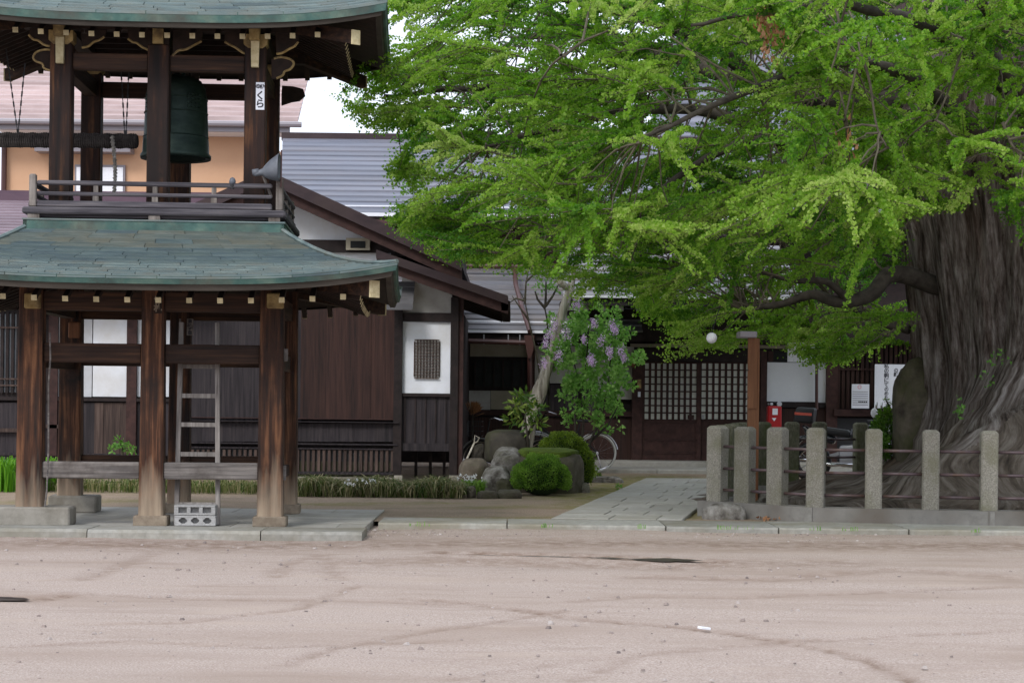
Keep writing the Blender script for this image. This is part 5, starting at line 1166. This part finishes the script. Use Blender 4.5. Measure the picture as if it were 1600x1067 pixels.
Bh('sill_shelf', M['woodR'], (1300, 639), (1480, 652), .25, .2, .01); Bh('under_wall', M['black'], (1306, 653), (1480, 730), .03, -.02)
# big upper roof beyond, seen through the crown
mh = thing('main_hall', 'large temple main hall whose ribbed grey roof shows through the ginkgo leaves', 'building', (W(1350, 700, 44).x, 46, 0))
courses(mh, W(985, 0, 44).x, W(1900, 0, 44).x, 44, W(1200, 330, 44).z, 51, W(1200, 20, 51).z, 30, M['roofG'], 'roof_course', .05, W(1060, 0, 51).x, W(1900, 0, 51).x)
bx('wall', M['wood'], mh, W(1020, 0, 46).x, W(1900, 0, 46).x, 45.6, 52, -.1, W(1200, 330, 44).z+.7); z = W(1200, 330, 44).z; bx('eave_fascia', M['barge'], mh, W(985, 0, 44).x, W(1900, 0, 44).x, 44.02, 44.3, z-.4, z-.03)
z = W(1200, 20, 51).z; bx('ridge', M['barge'], mh, W(1060, 0, 51).x, W(1900, 0, 51).x, 50.9, 51.6, z-.1, z+.5)
# posters
def poster(p0, p1, lab, lines, Y=32.6):
    a, b = W(*p0, Y), W(*p1, Y); o = thing('poster', lab, 'poster', ((a.x+b.x)/2, Y, b.z)); bx('paper_sheet', M['paper'], o, a.x, b.x, Y, Y+.01, b.z, a.z)
    for (s, px, py, sz, m, vert) in lines:
        q = W(px, py, Y-.004); text(s, sz, m, o, Vector((q.x, Y-.004, q.z))-o.location, vertical=vert, bold=.002)
    return o
po = poster((1331, 600), (1358, 638), 'smaller white notice sheet with pink emblem and rows of text on the dark lattice', [('―――――', 1344, 612+k*3.4, .055, M['ink'], False) for k in range(7)]+[('○', 1343, 605, .09, M['pink'], False), ('■ ■ ■ ■ ■', 1348, 628, .028, M['ink'], False)])
poster((1367, 569), (1413, 638), 'larger white poster with vertical writing beside the standing stone', [('私の朝にて', 1385, 587, .095, M['ink'], True), ('のめた', 1385, 615, .085, M['ink'], True), ('の願', 1400, 582, .085, M['ink'], True)])
# globe lamp
gp = W(1112, 528, 20.4); gl = thing('globe_lamp', 'small white glass globe lamp among the lower ginkgo leaves left of the wooden post', 'lamp', (gp.x, 20.4, gp.z))
mb = MB(); mb.lathe([(.062*math.sin(math.pi*k/12), -.062*math.cos(math.pi*k/12)) for k in range(13)], n=20); mb.build('globe', M['white'], gl, smooth=True); MB().tube([(0, 0, .055), (.1, .1, .36)], .005, 6).build('hanging_rod', M['black'], gl); MB().tube([(0, 0, .052), (0, 0, .07)], .018, 10).build('collar', M['black'], gl)
# fire extinguisher box and meters
fp = W(1210, 668, 32.3); fe = thing('fire_extinguisher_cabinet', 'bright red fire extinguisher cabinet standing against the wall right of the doors', 'fire extinguisher cabinet', (fp.x, 32.2, .14))
a, b = W(1200, 634, 32.2), W(1221, 700, 32.2); bx('cabinet', M['red'], fe, a.x, b.x, 32.2, 32.42, b.z, a.z, .02); c1, c2 = W(1207, 638, 32.2), W(1215, 648, 32.2); bx('label_sheet', M['paper'], fe, c1.x, c2.x, 32.19, 32.199, c2.z, c1.z)
MB().prism([(lambda v: (v.x, v.z))(W(x, y, 32.2)) for x, y in ((1206, 653), (1213, 653), (1209.5, 658))], 32.19, 32.199).build('emblem', M['paper'], fe, True)
for k, (x, y, r) in enumerate(((1218, 631, .045), (1206, 631, .025), (1201, 631, .018))):
    q = W(x, y, 32.8); m_ = MB().tube([(0, -.06, 0), (0, .0, 0)], r, 16).build('gas_meter', M['paper'] if k < 2 else M['steel']); m_.location = (q.x, 32.86, q.z); tag(m_, ['largest pale round dial on the wall above the red cabinet', 'middle round dial on the wall above the red cabinet', 'smallest round dial at the left above the red cabinet'][k], 'dial')
# ================================================================ MOTORCYCLE
def motorcycle():
    base = W(1330, 745, 27.2); mc = thing('motorcycle', 'black motorcycle parked behind the fence with orange reflector and round mirrors', 'motorcycle', (base.x, 27.2, 0))
    def wheel(x):
        t = MB().torus((x, 0, .30), .25, .055, 'y', 28, 8).build('tyre', M['black'], mc, smooth=True); MB().torus((x, 0, .30), .195, .014, 'y', 24, 6).build('rim', M['chrome'], t)
        for k in range(10): a = k*.628; MB().tube([(x, 0, .3), (x+.19*math.cos(a), 0, .3+.19*math.sin(a))], .006, 4).build('spoke', M['steel'], t)
        MB().tube([(x, -.06, .3), (x, .06, .3)], .05, 12).build('hub', M['steel'], t)
    wheel(-.62); wheel(.62)
    def hull(nm, m, pts, hw, z=0):
        mb = MB().prism(pts, -hw, hw); o = mb.build(nm, m, mc); bv = o.modifiers.new('b', 'BEVEL'); bv.width = .035; bv.segments = 3; o.data.shade_smooth(); return o
    hull('seat', M['black'], [(-.55, .74), (-.05, .70), (.0, .76), (-.1, .82), (-.62, .86), (-.66, .80)], .12)
    hull('fuel_tank', M['blackgl'], [(-.06, .68), (.30, .70), (.36, .82), (.24, .92), (.02, .90), (-.06, .80)], .13)
    hull('tail_cowl', M['blackgl'], [(-.72, .70), (-.30, .58), (-.25, .70), (-.60, .78), (-.80, .86)], .10)
    hull('engine', M['steel'], [(-.18, .26), (.22, .26), (.26, .50), (.1, .62), (-.2, .58)], .14)
    hull('rear_fender', M['blackgl'], [(-.95, .42), (-.88, .42), (-.80, .60), (-.62, .66), (-.45, .6), (-.42, .66), (-.62, .74), (-.86, .66)], .07)
    hull('top_box', M['black'], [(-.92, .88), (-.62, .88), (-.60, 1.12), (-.88, 1.12)], .15)
    MB().box(-.90, -.64, -.158, -.152, 1.0, 1.04).build('reflector', M['orange'], mc)
    MB().beam((-.62, 0, .3), (-.1, 0, .5), .05, .05).build('swing_arm', M['steel'], mc); MB().tube([(.62, -.07, .3), (.40, -.07, .95)], .022, 8).build('fork', M['chrome'], mc); MB().tube([(.62, .07, .3), (.40, .07, .95)], .022, 8).build('fork', M['chrome'], mc)
    MB().tube([(.22, -.34, .98), (.36, -.12, 1.0), (.36, .12, 1.0), (.22, .34, .98)], .012, 8).build('handlebar', M['black'], mc)
    MB().tube([(.44, 0, .84), (.54, 0, .84)], .08, 14).build('headlight', M['chrome'], mc)
    for s in (-1, 1):
        MB().tube([(.30, .28*s, 1.0), (.34, .33*s, 1.18)], .006, 6).build('mirror_stem', M['black'], mc); MB().tube([(.33, .33*s, 1.22), (.35, .33*s, 1.22)], [.05, .055], 14).build('mirror', M['chrome'], mc)
    MB().tube([(.1, -.14, .32), (-.3, -.17, .28), (-.85, -.18, .36)], [.022, .03, .038], 10).build('exhaust', M['chrome'], mc, smooth=True)
    mc.rotation_euler = (0, R(3), R(-18)); return mc
motorcycle()
q = W(1366, 645, 25.5); mr_ = thing('convex_mirror', 'small round mirror with a painted white highlight on a thin stem before the posters', 'mirror', (q.x, 25.5, 0)); MB().tube([(0, 0, 0), (0, 0, q.z)], .012, 6).build('stem', M['black'], mr_); mb = MB().lathe([(0, .02), (.05, .012), (.062, 0), (.05, -.01)], n=16); mb.v = [(x*.8, -z, y*1.15+q.z+.0) for x, y, z in mb.v]; mb.build('mirror_highlight', M['white'], mr_)  # mirror face is white paint standing for its bright highlight
# ================================================================ BICYCLES
M['tyreP'] = flat('dusty_pale_rubber', (.42, .42, .40), .7)
def bicycle(lab, loc, rz, white=True):
    bc = thing('bicycle', lab, 'bicycle', loc, rz, None); tm = M['black']; rm = M['chrome']
    for x in (-.52, .52):
        t = MB().torus((x, 0, .33), .315, .016, 'y', 40, 8).build('tyre', M['tyreP'] if white else tm, bc, smooth=True); MB().torus((x, 0, .33), .292, .009, 'y', 36, 5).build('rim', rm, t)
        for k in range(16): a = k*math.pi/8; MB().tube([(x, .01*(-1)**k, .33), (x+.29*math.cos(a), 0, .33+.29*math.sin(a))], .0015, 3).build('spoke', rm, t)
        MB().tube([(x, -.04, .33), (x, .04, .33)], .022, 8).build('hub', rm, t)
        MB().torus((x, 0, .33), .35, .014, 'y', 20, 5, R(20) if x > 0 else R(-10), R(150) if x > 0 else R(170)).build('mudguard', M['steel'], bc)
    fr = MB()
    for a, b in (((.52, 0, .33), (.42, 0, .75)), ((.42, 0, .75), (-.05, 0, .32)), ((.42, 0, .68), (-.2, 0, .55)), ((-.05, 0, .28), (-.22, 0, .82)), ((-.05, 0, .30), (-.52, 0, .33)), ((-.52, 0, .33), (-.19, 0, .66)), ((.42, 0, .75), (.38, 0, .98))): fr.tube([a, b], .014, 8)
    fr.build('frame', M['black'], bc); mb = MB().tube([(-.36, 0, .87), (-.28, 0, .88), (-.08, 0, .87)], [.085, .07, .02], 10); mb.v = [(x, y, .87+(z-.87)*.35) for x, y, z in mb.v]; mb.build('saddle', M['black'], bc, smooth=True)
    MB().tube([(.18, -.27, .98), (.32, -.2, 1.02), (.38, 0, 1.0), (.32, .2, 1.02), (.18, .27, .98)], .011, 8).build('handlebar', M['chrome'], bc)
    bs = MB()
    for z in (.72, .80, .88, .96): bs.tube([(.50, -.16, z), (.74, -.14, z), (.74, .14, z), (.50, .16, z), (.50, -.16, z)], .004, 4)
    for k in range(7): bs.tube([(.74, -.14+.28*k/6, .72), (.74, -.14+.28*k/6, .96)], .003, 4); bs.tube([(.50+.24*k/6, -.15, .72), (.50+.24*k/6, -.15, .96)], .003, 4)
    bs.build('basket', M['black'], bc); MB().tube([(-.05, -.08, .3), (-.05, .08, .3)], .06, 12).build('crank', M['chrome'], bc); MB().beam((-.05, -.08, .3), (.08, -.09, .2), .02, .012).build('pedal', M['black'], bc)
    MB().beam((-.52, -.06, .33), (-.60, -.1, .03), .015, .015).build('kickstand', M['chrome'], bc); MB().beam((-.72, 0, .68), (-.28, 0, .70), .10, .012).build('carrier', M['black'], bc); return bc
p = W(930, 733, 31.4); bicycle('bicycle with pale tyres leaning behind the lilac, its rear wheel in full view', (p.x-.52, 30.75, 0), R(180))
p = W(800, 740, 29.5); bicycle('second bicycle mostly hidden behind the dark water basin', (p.x, 29.6, -.1), R(176), False)
# ================================================================ GARDEN
rock('rock', 'large pale grey rock with rounded face at the left of the clipped shrub', 765, 835, 702, 768, 24.6, M['rock'], 11, .4)
rock('rock', 'smaller pale grey rock in front of the large grey rock', 752, 800, 728, 770, 24.2, M['rock'], 12, .28, rough=.08)
rock('mossy_boulder', 'big dark mossy boulder with vertical side behind the clipped round shrub', 800, 912, 703, 776, 24.6, M['rockM'], 13, .6, 'boulder', 2, .55, rough=.07)
rock('stone_water_basin', 'dark rounded stone water basin standing under the broad-leaved plant', 756, 829, 671, 715, 27.2, M['rockD'], 14, .45, 'water basin', 2, .7, rough=.05)
rock('rock', 'dark low rock left of the stone water basin', 716, 765, 716, 752, 26.2, M['rockM'], 15, .35, rough=.06); rock('rock', 'small dark rock tucked behind between corner post and basin', 735, 762, 693, 722, 27.4, M['rockD'], 16, .3)
rock('rock', 'small brown upright stone at the end of the lilyturf strip', 729, 744, 759, 779, 22.9, M['rockM'], 17, .1); rock('rock', 'flat brown edging stone below the small grey rock', 745, 778, 766, 780, 22.8, M['rockM'], 18, .14, rough=.1); rock('rock', 'dark flat edging stone left of the clipped shrub', 776, 817, 764, 780, 22.9, M['rockM'], 19, .16, rough=.1)
rock('rock', 'dark stone block supporting the corner post by the lilyturf', 694, 722, 752, 778, 23.6, M['rockM'], 20, .2, 'rock', 2); rock('rock', 'pale round stone at the right foot of the mossy boulder', 905, 922, 755, 772, 24.4, M['rock'], 21, .12); rock('stepping_stone', 'long flat pale stone lying in the moss near the bicycle', 912, 976, 744, 752, 27.5, M['rock'], 22, .2, 'stepping stone')
rock('rock', 'squat dark rock under the small rocks beside the lilyturf end', 775, 800, 748, 768, 23.4, M['rockM'], 23, .14)
# moss cap & moss ground
def mound(name, px0, px1, ptop, pbot, Y, dpt, m, lab, cat, seed, kind=None, rough=.08):
    o = rock(name, lab, px0, px1, ptop, pbot, Y, m, seed, dpt, cat, 2, .6, rough=rough)
    if kind: o['kind'] = kind
    return o
mc_ = mound('moss_cap', 806, 904, 700, 713, 24.62, .52, M['moss'], 'bright yellow-green moss covering the top of the big boulder', 'moss', 31)
def blob_leaves(name, lab, cat, c, rad, n, L, Wd, m, tint=(.2, .8), core=True, stem=True, up=.2, leafname='leaves', squash=.0):
    t = thing(name, lab, cat, (c[0], c[1], c[2]-rad[2])); c = np.array(c); d = unit(rng.normal(size=(n, 3))); d[:, 2] = np.where(d[:, 2] < -.55, -d[:, 2]*.5, d[:, 2]); r = rng.uniform(.84, 1.03, n)[:, None]
    lump = np.array([mnoise.noise(Vector(v)*2.3+Vector((c[0], 0, 0))) for v in d])[:, None]
    P = c+d*np.array(rad)*(r+lump*.24); D = unit(d+rng.normal(0, .6, (n, 3))+np.array([0, 0, up])); T = rng.uniform(tint[0], tint[1], n)*.6+.4*(lump[:, 0]*.8+.5)
    o = leafmesh(leafname, P, D, rng.uniform(.7, 1.2, n)*L, rng.uniform(.7, 1.2, n)*Wd, T, m, t); o['kind'] = 'stuff'
    if core:
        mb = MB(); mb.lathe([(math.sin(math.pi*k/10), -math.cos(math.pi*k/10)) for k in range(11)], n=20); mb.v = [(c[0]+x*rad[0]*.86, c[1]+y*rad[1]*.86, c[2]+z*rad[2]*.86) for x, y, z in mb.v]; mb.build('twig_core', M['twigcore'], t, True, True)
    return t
M['twigcore'] = nmat('dark_green_inner_twigs', [(.012, .025, .006), (.03, .06, .012)], (40, 40, 40), 5, .95, 1, dist=.02)  # dark green solid filling the inside of the leaf shell
a, b = W(802, 780, 23.4), W(890, 712, 23.4); cc = (a+b)/2
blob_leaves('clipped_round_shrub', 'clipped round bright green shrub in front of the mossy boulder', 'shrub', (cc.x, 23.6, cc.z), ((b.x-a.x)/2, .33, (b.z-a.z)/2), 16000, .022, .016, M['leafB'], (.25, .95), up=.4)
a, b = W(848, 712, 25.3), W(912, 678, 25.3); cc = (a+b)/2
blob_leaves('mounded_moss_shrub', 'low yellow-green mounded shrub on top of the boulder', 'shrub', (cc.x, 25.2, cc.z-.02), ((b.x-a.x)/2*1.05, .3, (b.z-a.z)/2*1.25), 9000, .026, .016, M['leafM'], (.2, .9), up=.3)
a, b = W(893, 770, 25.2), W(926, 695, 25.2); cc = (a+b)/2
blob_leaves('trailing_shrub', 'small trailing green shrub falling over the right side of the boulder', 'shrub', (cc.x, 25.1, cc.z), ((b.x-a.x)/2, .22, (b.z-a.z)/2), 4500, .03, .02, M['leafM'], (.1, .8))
def bush(name, lab, cat, pix, Y, n, L, Wd, m, tint, spread=.16, aspect=1.0, stems_=None, sm='twig', dy=.25, loose=False):
    if loose: pix = [(x+rng.normal(0, 9), y+rng.normal(0, 9), r*rng.uniform(.35, .75)) for x, y, r in pix for _ in range(4)]
    t = thing(name, lab, cat, W(stems_[0][0][0], stems_[0][0][1], Y) if stems_ else W(pix[0][0], pix[0][1]+20, Y)); Ps, Ds, Ts = [], [], []
    for (x, y, r) in pix:
        c = np.array(W(x, y, Y)); c[1] += rng.uniform(-dy, dy); k = int(n*r*r/400); d = rng.normal(size=(k, 3)); rr = r*Y/F; P = c+unit(d)*rr*(rng.uniform(0, 1, (k, 1))**.5); Ps.append(P); Ds.append(unit(d)+rng.normal(0, .5, (k, 3))+np.array([0, 0, .15])); Ts.append(np.clip(rng.normal((tint[0]+tint[1])/2, (tint[1]-tint[0])/3, k)+rng.normal(0, .08), 0, 1))
    o = leafmesh('leaves', np.concatenate(Ps), np.concatenate(Ds), L, Wd, np.concatenate(Ts), m, t, fan=.5); o['kind'] = 'stuff'
    for st_ in (stems_ or []):
        pts = [W(x, y, Y)+Vector((0, .04*i*random.uniform(-1, 1), 0)) for i, (x, y) in enumerate(st_)]; N = len(pts); MB().tube(pts, [.026*(1-.7*i/(N-1)) for i in range(N)], 7).build('stem', M[sm], t, True, True)
    return t
lil = bush('lilac_bush', 'lilac bush with pale purple blossoms and heart-shaped green leaves beside the path', 'bush',
    [(870, 545, 20), (890, 525, 18), (905, 510, 20), (930, 505, 20), (955, 505, 18), (968, 530, 18), (975, 555, 16), (950, 545, 24), (920, 545, 24), (890, 565, 22), (865, 570, 16), (900, 600, 24), (930, 585, 24), (960, 580, 22), (970, 605, 16), (940, 620, 24), (910, 635, 18), (885, 610, 14), (895, 640, 12), (960, 635, 18), (925, 655, 14), (940, 650, 12), (860, 520, 12), (955, 665, 7), (890, 660, 9), (915, 490, 12), (940, 485, 10)],
    27.6, 200, .065, .05, M['leafL'], (.3, .95), dy=.45, loose=True, stems_=[[(908, 735), (908, 700), (912, 660), (905, 600), (890, 540)], [(912, 735), (922, 690), (940, 650), (950, 600), (955, 540)], [(906, 735), (900, 700), (898, 650), (915, 580), (920, 510)], [(922, 690), (950, 665), (965, 635)]], sm='limb')
for (x, y, r) in ((866, 508, 9), (858, 523, 8), (852, 537, 7), (885, 520, 9), (873, 555, 8), (940, 534, 8), (923, 562, 7), (925, 565, 6), (957, 510, 7), (900, 473, 9), (905, 474, 7), (970, 549, 7), (952, 550, 7), (961, 515, 6), (850, 567, 6), (928, 505, 6), (912, 530, 5), (975, 560, 5)):
    n = 120; c = np.array(W(x, y, 26.9)); c[1] += rng.uniform(-.1, .1); P = c+rng.normal(0, 1, (n, 3))*np.array([.035, .035, .055])*r/8; o = leafmesh('blossom', P, rng.normal(0, 1, (n, 3)), .021, .021, rng.uniform(0, 1, n), M['petal'], lil, fan=.5)
bush('broad_leaved_plant', 'young evergreen with broad glossy yellow-edged leaves above the water basin', 'plant', [(806, 635, 12), (822, 625, 13), (835, 640, 14), (818, 650, 12), (840, 660, 10), (800, 655, 9), (828, 668, 8), (812, 620, 8)], 26.9, 110, .13, .045, M['leafA'], (.1, .9), stems_=[[(826, 712), (824, 680), (820, 650), (818, 625)], [(824, 680), (838, 655), (842, 640)]], sm='limb', dy=.15)
bush('young_shrub', 'small leafy shrub growing against the dark boards behind the tower', 'shrub', [(188, 692, 9), (200, 700, 8), (183, 700, 6), (212, 703, 5)], 25.6, 260, .06, .035, M['leafL'], (.1, .6), stems_=[[(192, 715), (190, 700), (188, 690)]])
bush('fern_clump', 'pale variegated foliage clump at the foot of the bicycle wheel', 'plant', [(925, 735, 9), (918, 722, 8), (932, 745, 7), (924, 712, 6)], 27.4, 420, .05, .03, M['leafA'], (.4, 1))
bush('seedling', 'tiny green seedling on the moss by the path', 'plant', [(966, 760, 4)], 25.2, 900, .04, .02, M['leafL'], (.2, .7))
bush('evergreen_bush', 'dark evergreen bush between the standing stone and the far fence posts', 'bush', [(1375, 668, 13), (1388, 650, 12), (1372, 690, 12), (1395, 675, 12), (1385, 705, 12)], 22.6, 700, .05, .03, M['leafB'], (.0, .5), stems_=[[(1384, 740), (1383, 700), (1386, 660)]])
bush('bare_sapling', 'thin nearly bare sapling with a few leaves before the poster', 'tree', [(1383, 626, 4), (1392, 632, 4), (1398, 629, 3), (1388, 634, 3)], 23.2, 500, .035, .02, M['leafB'], (.2, .6), stems_=[[(1398, 680), (1396, 650), (1390, 632), (1382, 624)]], sm='twig')
# lilac companions: leaning dead trunk, bare thin trees
sn = thing('dead_tree_snag', 'silvery leaning dead trunk rising from behind the basin into the leaves', 'tree', W(826, 700, 28.2))
pts = [W(x, y, 27.75) for x, y in ((818, 712), (826, 665), (836, 628), (850, 590), (862, 552), (872, 515), (882, 476), (892, 440), (903, 398))]
mb = MB(); N = 40; prev = []
rad = [.11, .105, .11, .095, .08, .075, .065, .05, .035]
fine, frad = [], []
for i in range(len(pts)-1):
    for k in range(5): fine.append(pts[i].lerp(pts[i+1], k/5)); frad.append(rad[i]+(rad[i+1]-rad[i])*k/5)
mb.tube(fine, frad, 18); mb.v = [tuple(Vector(v)+Vector((mnoise.noise(Vector((v[0]*9, v[1]*9, v[2]*1.2)))*.05, mnoise.noise(Vector((v[0]*9, v[1]*9+4, v[2]*1.2)))*.05, 0))) for v in mb.v]
mb.build('trunk', M['snag'], sn, True, True)
MB().tube([W(888, 452, 27.75), W(878, 443, 27.65), W(873, 439, 27.6)], [.045, .06, .055], 9).build('branch_stub', M['snag'], sn, True, True)
MB().tube([W(836, 626, 27.65), W(835, 624, 27.6)], [.035, .03], 10).build('knot_hole', M['black'], sn, True)
bt = thing('bare_sapling', 'thin pale bare sapling with twigs in front of the grey lower roof', 'tree', W(845, 640, 28.6))
for pp_ in ([(846, 600), (838, 550), (828, 510), (820, 470), (812, 455)], [(820, 475), (822, 440), (827, 418)], [(822, 440), (838, 425), (846, 418)], [(820, 470), (806, 466), (795, 474)], [(826, 500), (812, 480), (800, 462)]):
    MB().tube([W(x, y, 28.6) for x, y in pp_], [.022-.016*i/(len(pp_)-1) for i in range(len(pp_))], 6).build('branch', M['twig'], bt, True)
bt = thing('pruned_sapling', 'dark forked pruned sapling standing left of the dead trunk', 'tree', W(856, 640, 28.0))
for pp_ in ([(858, 640), (856, 560), (855, 500), (851, 480)], [(852, 482), (840, 468), (836, 455)], [(852, 480), (853, 460), (853, 440)], [(853, 478), (864, 462), (872, 446)]):
    MB().tube([W(x, y, 28.0) for x, y in pp_], [.026-.014*i/(len(pp_)-1) for i in range(len(pp_))], 6).build('branch', M['limb'], bt, True)
c = np.array(W(862, 448, 28)); o = leafmesh('leaves', c+rng.normal(0, 1, (130, 3))*[.13, .08, .07], rng.normal(0, 1, (130, 3)), .05, .04, rng.uniform(.1, .6, 130), M['leafL'], bt); o['kind'] = 'stuff'
# grass strips
def blades(name, lab, cat, n, region, hmin, hmax, wd, m, lean, tint=(0, 1), dark=None):
    P, Fc, Tn = [], [], []
    for i in range(n):
        x, y, s = region(i); h = random.uniform(hmin, hmax)*s; a = random.uniform(0, 6.28); l = random.uniform(.3, 1)*lean*h; t = random.uniform(*tint); dx, dy = math.cos(a)*l, math.sin(a)*l; wx, wy = -math.sin(a)*wd/2, math.cos(a)*wd/2; k = len(P)
        tz = h*max(.15, 1-.55*lean*random.random()*1.2); P += [(x-wx, y-wy, -.02), (x+wx, y+wy, -.02), (x+dx*.3+wx, y+dy*.3+wy, h*.8), (x+dx*.3-wx, y+dy*.3-wy, h*.8), (x+dx*.7+wx*.8, y+dy*.7+wy*.8, h*.6+tz*.4), (x+dx*.7-wx*.8, y+dy*.7-wy*.8, h*.6+tz*.4), (x+dx*1.1, y+dy*1.1, tz)]; Fc += [(k, k+1, k+2, k+3), (k+3, k+2, k+4, k+5), (k+5, k+4, k+6)]; Tn += [t]*7
    me = bpy.data.meshes.new(name); me.from_pydata(P, [], Fc); me.materials.append(m); at = me.attributes.new('tint', 'FLOAT', 'POINT'); at.data.foreach_set('value', Tn)
    o = bpy.data.objects.new(name, me); COL.objects.link(o); tag(o, lab, cat, kind='stuff'); return o
g0, g1 = G(470, 770), G(720, 778)
def reg(i): t = random.random(); return (g0.x+(g1.x-g0.x)*t, 22.6+random.random()*.9, .75+.35*math.sin(t*17)*.4)
blades('lilyturf_strip', 'strip of arching dry-tipped lilyturf along the foot of the dark wall', 'ground cover', 5200, reg, .16, .30, .011, M['grassD'], 1.7)
g2, g3 = G(250, 770), G(470, 770)
blades('lilyturf_patch', 'low lilyturf seen between the tower columns', 'ground cover', 2600, lambda i: (random.uniform(-6.2, g0.x), 23+random.random()*1.2, .8), .08, .2, .01, M['grassD'], 1.0, (0, .8))
g4, g5 = W(-80, 0, 23).x, W(82, 0, 23).x
blades('iris_clump', 'dense upright bright green iris blades behind the left column', 'plants', 1500, lambda i: (random.uniform(g4, g5), 22.8+random.random()*1.3, 1), .25, .42, .018, M['iris'], .28)
blades('daisy_patch', 'patch of small white-flowered plants beside the grey rocks', 'flowers', 500, lambda i: (random.uniform(W(730, 0, 23.6).x, W(765, 0, 23.6).x), 23.4+random.random()*.5, 1), .08, .18, .012, M['leafB'], .7, (.2, .9))
n = 26; P2 = np.column_stack([rng.uniform(W(722, 0, 23.4).x, W(762, 0, 23.4).x, n), rng.uniform(23.2, 23.8, n), rng.uniform(.13, .24, n)]); fo = leafmesh('white_flowers', np.repeat(P2, 6, 0), rng.normal(0, 1, (6*n, 3)), .02, .018, rng.uniform(0, 1, 6*n), M['petalW']); tag(fo, 'tiny white flowers above the green patch by the rocks', 'flowers', kind='stuff')
n = 14; P2 = np.column_stack([rng.uniform(W(540, 0, 22.6).x, W(600, 0, 22.6).x, n), rng.uniform(22.4, 22.7, n), rng.uniform(.13, .2, n)]); fo = leafmesh('pale_flowers', np.repeat(P2, 6, 0), rng.normal(0, 1, (6*n, 3)), .025, .022, rng.uniform(0, 1, 6*n), M['petalW']); tag(fo, 'tiny pale flowers among the lilyturf strip', 'flowers', kind='stuff')
# moss on the ground and weeds at the kerb
blades('kerb_weeds', 'sparse tiny weeds along the foot of the kerb', 'weeds', 80, lambda i: (random.choice([-.9, .35, 1.3, 2.1, 2.35, 3.0, 3.35, 4.6, 5.9])+random.gauss(0, .05), 17.66-.03*random.random(), 1), .0, .035, .008, M['leafL'], 1.2, (.3, .9))
# shovel and broom by the corner
sv = thing('shovel', 'shovel with a pale D-shaped handle propped beside the corner post', 'shovel', W(728, 718, 26.9)); MB().tube([W(729, 718, 26.9), W(741, 692, 27.0)], .015, 7).build('shaft', M['snag'], sv, True)
MB().tube([W(741, 692, 27), W(742, 680, 27), W(749, 684, 27), W(746, 690, 27), W(741, 692, 27)], .010, 6).build('grip', M['snag'], sv, True); MB().prism([(lambda v: (v.x, v.z))(W(x, y, 26.85)) for x, y in ((724, 716), (733, 718), (730, 732), (724, 735), (719, 730))], 26.83, 26.85).build('blade', M['steel'], sv, True)
bm_ = thing('broom', 'broom standing upside down with brown bristles against the shaded wall', 'broom', W(738, 720, 28)); MB().tube([W(737, 720, 28), W(739, 640, 28)], .012, 6).build('handle', M['limb'], bm_, True)
n = 160; c = np.array(W(738, 648, 28)); o = leafmesh('bristles', np.tile(c, (n, 1))+rng.normal(0, .012, (n, 3)), rng.normal(0, .33, (n, 3))+[.25, 0, 1], .22, .008, rng.uniform(0, .6, n), M['leafDead'], bm_); o['kind'] = 'stuff'
bk = W(839, 690, 27.8); bu = thing('wooden_bucket', 'small pale cylindrical pot at the right of the dark water basin', 'pot', (bk.x, 27.8, W(0, 712, 27.8).z)); MB().lathe([(0, 0), (.05, 0), (.055, .14), (.045, .16), (0, .16)], n=16).build('pot_body', M['beige'], bu); MB().lathe([(.057, .11), (.06, .11), (.06, .15), (.057, .15)], n=16).build('pot_band', M['ochre'], bu)
# clutter under the raised corner
for x0 in (645, 668, 690): B('floor_strut', M['wood'], (x0, 704), (x0+4, 748), .06, -.5)
# bound bundle behind basin: dark cover
# ================================================================ distant hedge line
for x, r in ((-14.6, 1.6),): pass
